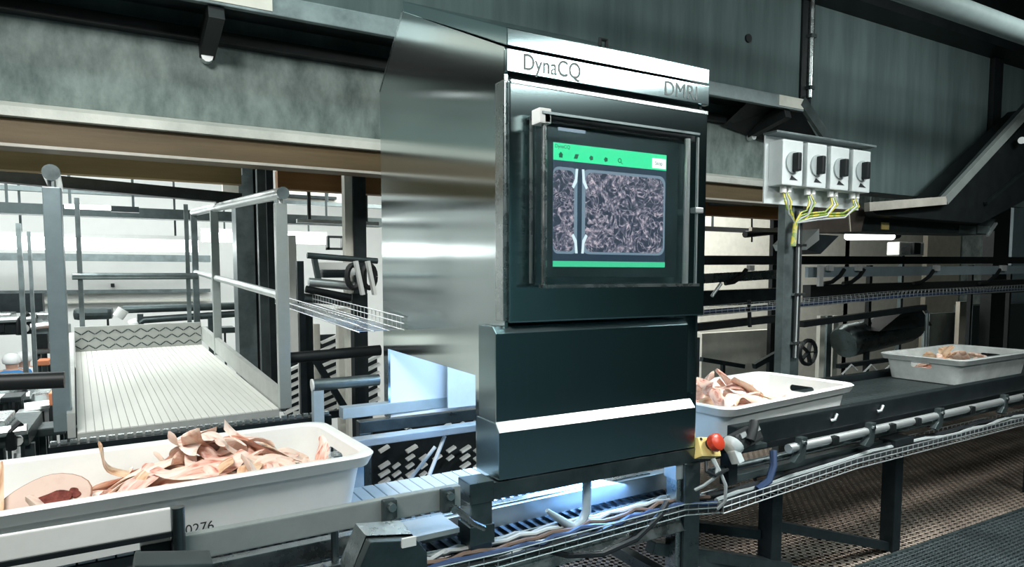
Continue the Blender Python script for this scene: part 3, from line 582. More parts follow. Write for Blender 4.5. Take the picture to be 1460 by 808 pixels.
# ------------------------------------------------------------------ crates
def rloop(hx, hy, r, z, n=6, zc=0.0, inset=0.0):
    """rounded rectangle; at the corners z drops by zc and the loop pulls in"""
    o = []
    for cx, cy, a in ((hx-r, hy-r, 0), (-hx+r, hy-r, PI/2), (-hx+r, -hy+r, PI), (hx-r, -hy+r, 1.5*PI)):
        for k in range(n+1):
            o.append((cx+(r-inset)*math.cos(a+PI/2*k/n), cy+(r-inset)*math.sin(a+PI/2*k/n), z+zc))
    return o
def make_crate(name, label, pm, group, hx=.60, hy=.31, H=.195, stamp=None):
    t = thing(name, label, 'crate', (0,0,0), group)
    ix, iy = hx-.035, hy-.035
    mb = MB()
    mb.loft([rloop(ix-.045, iy-.045, .05, 0), rloop(ix-.03, iy-.03, .06, .006), rloop(ix-.006, iy-.006, .07, H-.045),
             rloop(hx-.003, hy-.003, .075, H-.043, inset=.018), rloop(hx, hy, .075, H-.036, inset=.018), rloop(hx, hy, .08, H-.006), rloop(hx-.006, hy-.006, .078, H),
             rloop(ix+.004, iy+.004, .075, H), rloop(ix-.006, iy-.006, .07, H-.008), rloop(ix-.014, iy-.014, .065, H-.05), rloop(ix-.042, iy-.042, .055, .016), rloop(ix-.06, iy-.06, .05, .009)], cap0=True, cap1=True)
    o = mb.build('shell', pm, t, smooth=True)
    cut = MB()
    for s in (-1, 1): cut.prism([(yy, zz) for yy, zz in rrect(-.075, .075, H-.088, H-.050, .017)], 'x', s*(hx-.13), s*(hx+.02))
    co = cut.build('cutter', pm)
    md = o.modifiers.new('b', 'BOOLEAN'); md.object = co; md.operation = 'DIFFERENCE'; md.solver = 'EXACT'
    bpy.context.view_layer.update()
    me = bpy.data.meshes.new_from_object(o.evaluated_get(bpy.context.evaluated_depsgraph_get()))
    o.modifiers.clear(); o.data = me; me.name = 'shell'; bpy.data.objects.remove(co)
    me.polygons.foreach_set('use_smooth', [True]*len(me.polygons)); me.set_sharp_from_angle(angle=math.radians(40))
    for s in (-1, 1): MB().tube([(s*(hx-.03), -.07, H-.048), (s*(hx-.03), .07, H-.048)], .006, 8).build('handle_lip', pm, t, smooth=True)
    if stamp:
        text('stamp', stamp, .040, M['ink'], t, (-.02, -iy+.011, .030), (PI/2-.10, 0, 0), .0006)
    return t
CR = []
for (nm, lb, pm, cx, cy, yaw, st_) in (('meat_crate', 'white plastic crate of meat strips on the infeed conveyor, nearest', M['plastic'], .66-.60*math.cos(.085), 2.46-.06, 4.8, '10276'),
                                  ('meat_crate', 'white plastic crate of pale meat just past the cabinet', M['plastic'], 2.83, 2.46, 7.5, None),
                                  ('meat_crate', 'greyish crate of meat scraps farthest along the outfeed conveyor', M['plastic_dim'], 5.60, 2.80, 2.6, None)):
    c = make_crate(nm, lb, pm, 'meat crates on the conveyor', stamp=st_); c.location = (cx, cy, .70); c.rotation_euler = (0, 0, math.radians(yaw)); CR.append(c)

# ------------------------------------------------------------------ meat
def strip_mesh(seed, L, wd, th, bend, curl, twist):
    rnd = random.Random(seed); n = 12; ns = 8; loops = []
    a = 0; x = y = 0; ph = rnd.uniform(0, 6)
    for i in range(n+1):
        t = i/n; wv = wd*(.35+.65*math.sin(PI*min(1, max(.06, t*.94+.03)))**.5)*(1+.22*math.sin(7*t+ph))
        hh = th*(.7+.3*math.sin(9*t+ph)); tw = twist*(t-.5); z = curl*((t-.5)**2*4-.35)+.012*math.sin(8*t+ph)
        a = bend*(t-.5)*2; cx, cy = x, y
        x += L/n*math.cos(a); y += L/n*math.sin(a)
        lp = []
        for k in range(ns):
            b = 2*PI*k/ns; u = math.cos(b)*wv/2; v = math.sin(b)*hh/2*(1+.25*math.cos(b*3+ph))
            u2 = u*math.cos(tw)-v*math.sin(tw); v2 = u*math.sin(tw)+v*math.cos(tw)
            lp.append((cx-math.sin(a)*u2, cy+math.cos(a)*u2, z+v2))
        loops.append(lp)
    mx = x/2; my = y/2
    loops = [[(p[0]-mx, p[1]-my, p[2]) for p in l] for l in loops]
    mb = MB().loft(loops, cap0=True, cap1=True)
    me = mb.mesh('meat_strip', smooth=True); me.set_sharp_from_angle(angle=math.radians(75)); return me
SM = []
rs = random.Random(5)
for k in range(16):
    me = strip_mesh(k, rs.uniform(.22, .36), rs.uniform(.05, .095), rs.uniform(.012, .022), rs.uniform(-.9, .9), rs.uniform(-.035, .045), rs.uniform(-1.7, 1.7))
    me.materials.append(MEAT[(0, 1, 2, 3, 0, 1)[k % 6]]); SM.append(me)
def strip(me, crate, u, v, z, rot, label, group, scale=1.0):
    """lay one strip inside a crate; slide it back if an end would pass the crate's walls or floor"""
    Rl = Matrix.Rotation(rot[2], 4, 'Z') @ Matrix.Rotation(rot[1], 4, 'Y') @ Matrix.Rotation(rot[0], 4, 'X') @ Matrix.Scale(scale, 4)
    pts = [Rl @ q.co for q in me.vertices]
    x0, x1 = min(p.x for p in pts), max(p.x for p in pts); y0, y1 = min(p.y for p in pts), max(p.y for p in pts); z0 = min(p.z for p in pts)
    u = min(max(u, -.525-x0), .525-x1); v = min(max(v, -.235-y0), .235-y1); z = max(z, .012-z0)
    o = bpy.data.objects.new('meat_strip', me); COL.objects.link(o)
    m = Matrix.Translation(crate.location) @ Matrix.Rotation(crate.rotation_euler.z, 4, 'Z')
    o.location = m @ Vector((u, v, z)); o.rotation_euler = (rot[0], rot[1], rot[2]+crate.rotation_euler.z); o.scale = (scale,)*3
    return tag(o, label, 'meat', group)
def heap(crate, n, hump, ulim, vlim, where, group, seed, smin=.8, smax=1.1):
    rnd = random.Random(seed); cu_ = (ulim[0]+ulim[1])/2; wu = (ulim[1]-ulim[0])
    for i in range(n):
        for _ in range(60):
            u = rnd.uniform(*ulim); v = rnd.uniform(*vlim); h = hump(u, v)
            if h > .012: break
        lay = i/n; e = .02
        z = .022+h*(.25+.75*lay)
        gx = (hump(u+e, v)-hump(u-e, v))/(2*e); gy = (hump(u, v+e)-hump(u, v-e))/(2*e)
        yaw = rnd.gauss(.15, .75); k = rnd.uniform(.6, 1)
        sl = gx*math.cos(yaw)+gy*math.sin(yaw); sr = -gx*math.sin(yaw)+gy*math.cos(yaw)
        me = SM[rnd.randrange(len(SM))]
        tone = {'pale_pork': 'pale', 'pink_pork': 'pink', 'tan_rind': 'tan', 'white_fat': 'whitish'}[me.materials[0].name]
        q = (u-ulim[0])/wu; pos = 'at far left' if q < .2 else 'left of middle' if q < .4 else 'near the middle' if q < .6 else 'right of middle' if q < .8 else 'at far right'
        side = 'front' if v < -.06 else 'back' if v > .06 else 'crest'
        dirn = 'lengthwise' if abs(math.cos(yaw)) > .8 else 'slanting' if abs(math.cos(yaw)) > .45 else 'crosswise'
        lab = f"{tone} {dirn} strip on the {side} of {where}, {pos}{', on top' if lay > .6 else ', underneath' if lay < .3 else ''}"
        strip(me, crate, u, v, z, (math.atan(sr)*k+rnd.uniform(-.35,.35), -math.atan(sl)*k+rnd.uniform(-.2,.2), yaw), lab, group, rnd.uniform(smin, smax))
def hump1(u, v):
    a = .25*math.exp(-((u-.16)/.31)**2-((v-.02)/.30)**2); b = .07*math.exp(-((u+.22)/.16)**2-((v+.05)/.16)**2); return a+b-.012
heap(CR[0], 68, hump1, (-.26, .44), (-.20, .20), 'nearest heap', 'meat strips heaped in the nearest crate', 3)
def hump2(u, v): return .26*math.exp(-((u+.22)/.36)**2-((v)/.34)**2)-.01
heap(CR[1], 54, hump2, (-.44, .28), (-.20, .20), 'heap past cabinet', 'meat strips in the crate past the cabinet', 8)
def hump3(u, v): return .20*math.exp(-((u-.05)/.38)**2-((v-.02)/.24)**2)
heap(CR[2], 20, hump3, (-.32, .42), (-.16, .18), 'farthest heap', 'meat strips in the farthest crate', 9)
G1 = 'loose meat pieces in the nearest crate'
strip(SM[2], CR[0], -.47, -.05, .14, (.2, -1.15, 1.2), 'tan rind strip standing upright at left end of nearest crate', G1, .9)
strip(SM[8], CR[0], -.15, .07, .165, (.3, .85, .1), 'tan strip sticking up from left flank of the nearest heap', G1, .85)
strip(SM[4], CR[0], -.14, -.08, .11, (.5, -.25, .9), 'long pale strip sloping down left of the nearest heap', G1, 1.2)
strip(SM[3], CR[0], -.25, -.05, .10, (.4, .1, .3), 'white fatty strip lying between round slice and nearest heap', G1, 1.0)
strip(SM[1], CR[0], -.10, -.16, .075, (.2, .1, .15), 'pink strip along the near edge below the nearest heap', G1, 1.0)
strip(SM[5], CR[0], .47, .02, .13, (.1, -1.2, .5), 'small pink piece standing at the right end of nearest crate', G1, .5)
strip(SM[14], CR[0], .22, .0, .135, (.3, .25, .05), 'long red edged strip sloping to the right on nearest heap', G1, 1.2)
strip(SM[10], CR[0], .12, -.10, .12, (.5, .1, .2), 'broad pale fold on the front of the nearest heap', G1, 1.15)
strip(SM[7], CR[1], .16, .06, .04, (.2, .15, .3), 'small meat strip alone right of the heap past the cabinet', 'loose meat in the crate past the cabinet', .9)
# round slice: pale fat disc with dark red core and thin brown rind
mcr = Matrix.Translation(CR[0].location) @ Matrix.Rotation(CR[0].rotation_euler.z, 4, 'Z')
sl_ = thing('meat_slice', 'round pale slice with dark red core lying left of the heap', 'meat', tuple(mcr @ Vector((-.335, -.05, .125))))
def disc(r, z0, z1, k, n=28, wob=.08):
    return MB().prism([(r*1.25*(1+wob*math.sin(3*a*2*PI/n+k))*math.cos(a*2*PI/n), r*(1+wob*math.sin(2*a*2*PI/n+k))*math.sin(a*2*PI/n)) for a in range(n)], 'z', z0, z1)
def disc_part(mb, name, m, off=(0, 0)):
    rot = Matrix.Rotation(math.radians(52), 4, 'X') @ Matrix.Rotation(.15, 4, 'Z')
    mb.v = [tuple(rot @ (Vector(p)+Vector((off[0], off[1], 0)))) for p in mb.v]
    me = mb.mesh(name, bev=.003); me.materials.append(m); o = bpy.data.objects.new(name, me); COL.objects.link(o); o.parent = sl_; o['_w'] = [0,0,0]; return o
disc_part(disc(.088, -.010, .008, 0), 'fat', M['fat_white'])
disc_part(disc(.0905, -.009, .0055, 0), 'rind', M['rind'])
disc_part(disc(.032, .006, .018, 1, wob=.25), 'red_core', M['meat_red'], (.015, .002))
disc_part(disc(.018, .006, .013, 2, wob=.25), 'red_core', M['meat_red'], (-.045, -.012))
disc_part(disc(.014, .006, .013, 4, wob=.25), 'red_core', M['meat_red'], (.068, .012))

# ------------------------------------------------------------------ white ramp with handrails behind the infeed conveyor
D = ray(104, 340).normalized()
P0 = Vector((.593, 3.528, .81)); Q0 = Vector((-.273, 3.405, .81)); U = (P0-Q0)
Lr = 2.5
rp = thing('ramp_platform', 'white ribbed ramp between handrails behind the nearest crate', 'platform', tuple(Q0))
NP = 26
for k in range(NP):
    a = Q0+U*(k/NP+.001); b = Q0+U*((k+1)/NP-.0025)
    dz = Vector((0, 0, -.006)); vs = [a, b, b+D*Lr, a+D*Lr]
    MB().add(vs+[p+dz for p in vs], [(0,1,2,3),(7,6,5,4),(0,4,5,1),(1,5,6,2),(2,6,7,3),(3,7,4,0)]).build('rib_plank', M['ramp'], rp)
dz = Vector((0, 0, -.007)); d2 = Vector((0, 0, -.09)); vs = [Q0, P0, P0+D*Lr, Q0+D*Lr]
MB().add([p+dz for p in vs]+[p+d2 for p in vs], [(0,1,2,3),(7,6,5,4),(0,4,5,1),(1,5,6,2),(2,6,7,3),(3,7,4,0)]).build('deck_base', M['ramp_grey'], rp)
E1 = P0+D*Lr; E0 = Q0+D*Lr
mbx = MB().bar(E0+Vector((0,0,.09)), E1+Vector((0,0,.09)), .03, .19); mbx.build('end_board', M['ramp_grey'], rp)
chk = MB()
for k in range(20):
    for r in range(3):
        c = E0+(E1-E0)*((k+.5)/20)+Vector((0, -.017, .03+.055*r)); s_ = 1 if (k+r) % 2 else -1
        chk.bar(c+Vector((-.02,0,-.014*s_)), c+Vector((.02,0,.014*s_)), .008, .006, (0,1,0))
chk.build('checker_raised_pattern', M['grey_dark'], rp, kind='stuff')
sd = U.normalized()
MB().bar(P0+sd*.02+Vector((0,0,.035)), E1+sd*.02+Vector((0,0,.09)), .03, .11).build('side_board', M['ramp_grey'], rp)
MB().bar(Q0-sd*.02+Vector((0,0,.035)), E0-sd*.02+Vector((0,0,.09)), .03, .11).build('side_board', M['ramp_grey'], rp)
for q in (Q0, P0): MB().bar(q+D*.5+Vector((0,0,-.09)), Vector((q.x, q.y+.5, HZ)), .08, .08).build('support_leg', M['grey_dark'], rp)
for q in (E0, E1): MB().bar(q-D*.2+Vector((0,0,-.09)), Vector((q.x, q.y-.2, HZ)), .08, .08).build('support_leg', M['grey_dark'], rp)
hr = thing('ramp_handrail', 'square-post galvanised handrail on the right side of the white ramp', 'handrail', tuple(P0))
def post(b, h, wd, mk, parent): MB().box((b.x-wd/2, b.y-wd/2, b.z), (b.x+wd/2, b.y+wd/2, b.z+h)).build('post', M[mk], parent, bev=.004)
def hand(p, q, r, parent, nm='top_rail'): MB().tube([p, q], r, 14).build(nm, M['alu'], parent, smooth=True)
PR = P0+sd*.03; PL = Q0-sd*.05+D*.08
post(PR, 1.05, .058, 'rail_steel', hr)
MB().tube([PR+Vector((0,0,1.05)), PR+Vector((0,0,1.09))], .014, 10).build('rail_stub', M['alu'], hr)
Zt = Vector((0,0,1.10))
hand(PR+Zt-D*.06, PR+Zt+D*2.9, .030, hr)
MB().tube([PR+Zt-D*.066, PR+Zt-D*.058], .031, 14).build('rail_end_cap', M['grey'], hr, smooth=True)
hand(PR+Vector((0,0,.58)), PR+Vector((0,0,.58))+D*2.9, .022, hr, 'mid_rail')
post(PR+D*1.9, 1.08, .055, 'rail_steel', hr); post(PR+D*2.9, 1.08, .05, 'grey', hr)
hl = thing('ramp_handrail', 'thick square-post handrail on the left side of the white ramp', 'handrail', tuple(PL))
post(PL, 1.06, .066, 'post_blue', hl)
MB().tube([PL+Vector((0,0,1.06)), PL+Vector((0,0,1.10))], .016, 10).build('rail_stub', M['alu'], hl)
hand(PL+Vector((0,0,1.12))-D*.06, PL+Vector((0,0,1.12))+D*1.0, .033, hl)
MB().tube([PL+Vector((0,0,1.12))-D*.066, PL+Vector((0,0,1.12))-D*.058], .034, 14).build('rail_end_cap', M['grey'], hl, smooth=True)
fr_ = thing('end_rail', 'cross rail with two thin posts at the far end of the ramp', 'handrail', tuple(E0+Vector((0,0,.18))))
for t_ in (.06, .92): b_ = E0+(E1-E0)*t_+D*.1+Vector((0,0,.1)); MB().box((b_.x-.016, b_.y-.016, b_.z-.1), (b_.x+.016, b_.y+.016, b_.z+1.05)).build('post', M['grey'], fr_)
MB().tube([E0+D*.1+Vector((0,0,.56)), E1+D*.1+Vector((0,0,.56))], .028, 10).build('rail', M['grey'], fr_, smooth=True)
# chain edge in front of the ramp
ch = thing('chain_conveyor_edge', 'dark chain strip with pale links between the ramp and nearest crate', 'chain', (0, 3.3, .76))
ca, cb = at(70, 644, Z=.76), at(470, 597, Z=.76)
MB().bar(ca, cb, .07, .05).build('guide_bar', M['dark'], ch)
lk = MB().box((-.012, -.012, 0), (.012, .012, .016)).mesh('chain_link'); lk.materials.append(M['steel'])
for k in range(34):
    q = ca+(cb-ca)*((k+.5)/34); place_copy(lk, 'chain_link', ch, q+Vector((0, 0, .026)))
MB().bar(ca+Vector((0,.1,-.12)), cb+Vector((0,.1,-.12)), .03, .10).build('side_frame', M['grey_dark'], ch)
for q in (ca, cb): MB().bar(q+Vector((0,.06,-.1)), Vector((q.x, q.y+.06, HZ)), .05, .05).build('leg', M['grey_dark'], ch)
tag(MB().tube([at(-90, 548, Y=3.0), at(92, 541, Y=3.0)], .032, 12).build('handrail_tube', M['black'], loc=at(0, 545, Y=3.0), smooth=True), 'black handrail tube ending at the left ramp post', 'handrail')

# ------------------------------------------------------------------ hall seen to the left
def hbox(name, px0, py0, px1, py1, Y, dep, m, label, cat, group=None, parent=None, bev=0, hold=None):
    a = at(px0, py1, Y=Y); b = at(px1, py0, Y=Y); xm = (max(px0, -20)+min(px1, 1460))/2; a.z = at(xm, py1, Y=Y).z; b.z = at(xm, py0, Y=Y).z; a.x = min(a.x, 15.5); b.x = min(b.x, 15.9)
    if hold == 'floor': a.z = HZ
    if hold in ('up', 'down'):
        o = tag(MB().box((a.x, Y, a.z), (b.x, Y+dep, b.z)).build(name, m, loc=((a.x+b.x)/2, Y, a.z), bev=bev), label, cat, group)
        w_ = b.x-a.x; hang(o, (a.x+w_*.15, b.x-w_*.15), Y+dep*.6, b.z if hold == 'up' else a.z, hold == 'up'); return o
    mb = MB().box((a.x, Y, a.z), (b.x, Y+dep, b.z))
    if parent is not None: return mb.build(name, m, parent, bev=bev)
    return tag(mb.build(name, m, loc=((a.x+b.x)/2, Y, a.z), bev=bev), label, cat, group)
def hcol(px0, px1, py0, Y, m, dep, name, label, group=None, bottom=None, cat='column'):
    a = at(px0, py0, Y=Y); b = at(px1, py0, Y=Y); z0 = HZ if bottom is None else bottom
    return tag(MB().box((a.x, Y, z0), (b.x, Y+dep, a.z)).build(name, m, loc=((a.x+b.x)/2, Y, z0)), label, cat, group)
hbox('hall_girder', -120, 299, 545, 313, 9.0, .2, M['grey_dark'], 'long grey steel girder crossing the hall above the lamp row', 'girder', hold='up')
hbox('hall_girder', -120, 277, 545, 283, 9.6, .1, M['grey'], 'thin grey girder high across the hall under dark duct', 'girder', hold='up')
LR = []
t = thing('lamp_row', 'long bright fluorescent lamp row hanging across the left hall', 'lamp', tuple(at(130, 337, Y=9.6)))
hbox('tube_light', -160, 339, 282, 357, 9.6, .1, M['lamp'], '', '', parent=t); hbox('housing', -160, 333, 284, 339, 9.6, .14, M['white_steel'], '', '', parent=t); LR.append(t)
t = thing('lamp_row', 'short bright lamp row hanging behind the grey columns', 'lamp', tuple(at(380, 333, Y=11)))
hbox('tube_light', 288, 333, 466, 346, 11, .1, M['lamp'], '', '', parent=t); hbox('housing', 286, 328, 466, 333, 11, .14, M['white_steel'], '', '', parent=t); LR.append(t)
t = thing('batten_lamp', 'small ceiling batten lamp beside a dark box at upper left', 'lamp', tuple(at(130, 290, Y=8)))
hbox('tube_light', 92, 292, 158, 298, 8, .06, M['lamp_dim'], '', '', parent=t); hbox('ballast_box', 158, 294, 198, 302, 8, .08, M['dark'], '', '', parent=t)
LR.append(t)
for t_l, xs, Y, py in ((LR[0], (30, 250), 9.67, 333), (LR[1], (320, 440), 11.07, 328), (LR[2], (100, 190), 8.04, 293)): hang(t_l, [at(x, py, Y=Y).x for x in xs], Y, at(100, py, Y=Y).z)
hbox('cable_trunking', -100, 362, 300, 372, 13.0, .2, M['grey'], 'grey cable trunking on the hall wall below lamp row', 'trunking')
hbox('wall_pipe', -100, 413, 300, 418, 13.8, .1, M['grey'], 'thin grey pipe along the white hall wall, upper', 'pipe')
hbox('wall_pipe', -100, 428, 300, 431, 13.8, .1, M['cream'], 'thin pale pipe along the white hall wall, lower', 'pipe')
hbox('wall_sensor', 158, 404, 163, 409, 13.9, .08, M['dark'], 'small dark fitting on the white hall wall', 'fitting')
hbox('wall_box', 65, 263, 76, 277, 8.4, .1, M['dark'], 'small dark square box beside the left rail end', 'box')
for k, (x0, x1) in enumerate(((22, 29), (38, 43))):
    hcol(x0, x1, 318 if k == 0 else 330, 8.2, M['grey'], .06, 'hall_pole', ('left', 'right')[k]+' of two slim grey poles left of the ramp', 'slim poles left of the ramp', cat='pole')
hbox('control_panel', -20, 418, 60, 446, 10.5, .2, M['dark'], 'dark control panel with windows on wall at far left', 'panel')
# steel columns
t_c = t = thing('steel_column', 'broad grey steel column with a dark cable flank behind the ramp rail', 'column', tuple(at(352, 520, Y=6.4)))
a = at(334, 236, Y=6.4); b = at(360, 236, Y=6.4); c = at(377, 236, Y=6.4)
MB().box((a.x, 6.4, HZ), (b.x, 6.7, 2.9)).build('shaft', M['grey'], t)
MB().box((b.x, 6.45, HZ), (c.x, 6.65, 2.9)).build('web', M['black'], t)
for k in range(5): MB().tube([(b.x+.02+.03*k, 6.44, HZ), (b.x+.02+.03*k+random.uniform(-.01,.01), 6.43, .7), (b.x+.02+.03*k, 6.44, 2.7)], .012, 6).build('cable', M[('cable_black','cable_grey','cable_black','cable_grey','cable_black')[k]], t)
hcol(379, 389, 236, 6.0, M['dark'], .1, 'steel_column', 'slim dark steel column right of the broad grey column')
hcol(366, 378, 240, 5.6, M['grey_dark'], .08, 'steel_column', 'slim grey pipe column in front of the broad grey column')
hcol(411, 422, 335, 5.6, M['white_steel'], .06, 'white_post', 'white post right of the front right ramp post', cat='post')
t = thing('steel_column', 'half cream half dark steel column left of the big cabinet', 'column', tuple(at(508, 600, Y=4.7)))
a = at(492, 250, Y=4.7); b = at(503, 250, Y=4.7); c = at(521, 250, Y=4.7)
MB().box((a.x, 4.72, HZ), (b.x, 4.8, 2.7)).build('pale_flange', M['cream'], t); MB().box((b.x, 4.7, HZ), (c.x, 4.85, 2.7)).build('dark_flange', M['dark'], t)
hbox('junction_box', 317, 231, 345, 248, 6.0, .15, M['white_steel'], '', '', parent=t_c)
hbox('bracket_plate', 318, 262, 340, 275, 5.9, .1, M['cream'], '', '', parent=t_c)
hbox('window_frame_panel', 392, 272, 492, 292, 10, .1, M['cream'], 'cream window band between columns under orange board', 'panel', hold='up')
hbox('window_frame_panel', 392, 278, 480, 282, 9.9, .1, M['dark'], 'dark bar across the cream window band', 'bar', hold='up')
hbox('rail_bar', 424, 314, 540, 319, 5.4, .05, M['alu'], 'pale bar crossing in front of the cream dark column', 'bar', hold='up')
t = thing('wall_window', 'small dark framed square window left of the cabinet', 'window', tuple(at(482, 354, Y=9)))
for (x0, y0, x1, y1) in ((467, 338, 470, 356), (488, 338, 491, 356), (467, 336, 491, 339), (467, 353, 491, 356)): hbox('frame_bar', x0, y0, x1, y1, 9, .1, M['dark'], '', '', parent=t)

# roller conveyor end behind the cabinet's left side
t = thing('transfer_conveyor', 'small transfer conveyor with black belt loops left of the cabinet', 'conveyor', tuple(at(480, 420, Y=4.3)))
MB().tube([at(438, 364, Y=4.3), at(538, 372, Y=4.3)], .02, 10).build('top_tube', M['grey_dark'], t, smooth=True)
hbox('white_panel', 452, 374, 506, 392, 4.5, .05, M['white_steel'], '', '', parent=t)
hbox('dark_motor', 460, 384, 498, 396, 4.35, .1, M['dark'], '', '', parent=t, bev=.02)
MB().tube([at(440, 402, Y=4.3), at(505, 408, Y=4.3)], .030, 10).build('roller', M['alu'], t, smooth=True)
MB().tube([at(436, 412, Y=4.25), at(500, 424, Y=4.25)], .024, 10).build('roller', M['black'], t, smooth=True)
MB().tube([at(433, 424, Y=4.3), at(500, 431, Y=4.3)], .030, 10).build('roller', M['steel_dark'], t, smooth=True)
MB().bar(at(448, 368, Y=4.32), at(455, 404, Y=4.32), .03, .05).build('arm', M['grey_dark'], t)
for x in (504, 526):
    c_ = at(x, 394, Y=4.2); r = .055
    MB().tube([c_+Vector((r*.75*math.cos(a*PI/8), 0, r*1.35*math.sin(a*PI/8))) for a in range(17)], .019, 6, cap=False).build('belt_loop', M['rubber'], t, smooth=True)
for x in (511, 528): MB().bar(at(x-4, 372, Y=4.15), at(x+6, 420, Y=4.15), .02, .05).build('white_stay', M['white_steel'], t)
hbox('side_plate', 503, 418, 524, 452, 4.3, .05, M['dark'], '', '', parent=t)
hbox('side_plate', 425, 372, 433, 436, 4.3, .05, M['dark'], '', '', parent=t)
MB().bar(at(430, 430, Y=4.34), Vector((at(430, 430, Y=4.34).x, 4.34, HZ)), .04, .04).build('leg', M['dark'], t)
t2 = MB()
wire_tray('hanging_wire_tray', 'galvanised wire tray slanting toward the cabinet below transfer conveyor', [at(418, 432, Z=1.32), at(545, 472, Z=1.24)], .22, .06, M['alu'], .05)
hcol(428, 446, 448, 4.4, M['dark'], .08, 'frame_post', 'thick dark frame post under the hanging wire tray', cat='post')
hcol(447, 456, 462, 5.0, M['cream'], .05, 'frame_post', 'thin cream post just right of thick dark post', cat='post')
hcol(482, 503, 440, 5.2, M['cream'], .08, 'frame_post', 'wide cream post near the left edge of cabinet', cat='post')
hcol(505, 519, 470, 4.0, M['dark'], .08, 'frame_post', 'dark post closest to left edge of the cabinet', cat='post')
tag(MB().tube([at(404, 511, Y=3.6), at(542, 499, Y=3.6)], .030, 12).build('frame_tube', M['black'], loc=at(470, 505, Y=3.6), smooth=True), 'upper black tube between ramp post and the cabinet', 'tube')
t = thing('guard_rail', 'blue grey tube rail on a short leg beside the nearest crate', 'rail', tuple(at(452, 600, Y=3.3)))
MB().tube([at(446, 549, Y=3.3), at(540, 541, Y=3.3)], .030, 12).build('tube', M['grey'], t, smooth=True)
MB().tube([at(444, 549.3, Y=3.3), at(446.5, 549, Y=3.3)], .032, 12).build('end_cap', M['white_steel'], t, smooth=True)
a = at(453, 556, Y=3.3); MB().box((a.x-.025, 3.28, .2), (a.x+.025, 3.33, a.z)).build('leg', M['blue_strip'], t)
beam('frame_brace', at(447, 508, Y=4.2), at(497, 590, Y=4.2), .04, .04, M['dark'], 'dark diagonal brace below the black tube', 'brace')
beam('frame_bar', at(460, 591, Y=4.1), at(508, 587, Y=4.1), .04, .045, M['dark'], 'short dark crossbar below the diagonal brace', 'bar')
for k, (x0, x1, y0, y1, Y) in enumerate(((405, 427, 520, 590, 5), (458, 481, 478, 600, 5.6), (521, 541, 505, 590, 5), (535, 690, 634, 704, 4.0), (535, 680, 602, 628, 4.4))):
    t = thing('stair_grating', ('pale slatted grating right of the right ramp post', 'pale slatted grating between two cream posts', 'pale slatted grating at left edge of the cabinet', 'pale slatted grating seen under the belt beside cabinet', 'pale slatted grating between the bright guide rails')[k], 'grating', tuple(at((x0+x1)/2, y1, Y=Y)))
    n = max(3, int((y1-y0)/11))
    for i in range(n):
        y = y0+(y1-y0)*(i+.5)/n
        if x1-x0 > 40:
            m_ = int((x1-x0)/18)
            for j in range(m_):
                xx = x0+(x1-x0)*(j+.3)/m_; sr_ = random.Random(i*31+j).random()
                if sr_ > .3: MB().bar(at(xx, y+4, Y=Y), at(xx+5+10*sr_, y-1-4*sr_, Y=Y), .04, .008+.010*sr_).build('slat', M['white_steel'], t)
        else: MB().bar(at(x0, y+5, Y=Y), at(x1, y-5, Y=Y), .05, .02).build('slat', M['white_steel'], t)
    hang(t, (at((x0+x1)/2, y1, Y=Y).x,), Y+.075, at(x0, y1, Y=Y).z+.02, False, .02)
    MB().box((at(x0, y0, Y=Y).x, Y+.06, at(x0, y1, Y=Y).z), (at(x1, y0, Y=Y).x, Y+.09, at(x0, y0, Y=Y).z)).build('dark_gap_sheet', M['dark'], t)  # dark sheet added behind the slats in place of the dark open gap

# pipes behind the ramp
t_p = t = thing('elbow_pipes', 'pair of dark horizontal pipes with white elbow ends behind ramp', 'pipe', tuple(at(240, 450, Y=8.4)))
MB().tube([at(172, 448, Y=8.4), at(176, 441, Y=8.4), at(338, 436, Y=8.4)], .045, 10).build('pipe', M['grey_dark'], t, smooth=True)
MB().tube([at(195, 463, Y=8.4), at(205, 456, Y=8.4), at(338, 447, Y=8.4)], .04, 10).build('pipe', M['grey_dark'], t, smooth=True)
MB().tube([at(168, 452, Y=8.35), at(176, 441, Y=8.35)], .06, 10).build('elbow', M['white_steel'], t, smooth=True)
MB().tube([at(185, 465, Y=8.3), at(197, 461, Y=8.3)], .07, 10).build('elbow', M['white_steel'], t, smooth=True)
hbox('machine_hood', 104, 440, 160, 456, 9.2, .4, M['grey_dark'], 'low dark machine hood behind the far left of ramp', 'machine', bev=.05, hold='down')
hbox('conveyor_frame', 250, 468, 335, 476, 8.8, .3, M['grey_dark'], 'dark conveyor frame beyond the ramp end at right', 'conveyor', hold='down')

hang(t_p, (at(200,450,Y=8.4).x, at(300,440,Y=8.4).x), 8.4, at(300,445,Y=8.4).z, False, .03)
# clutter and workers down in the hall, far left

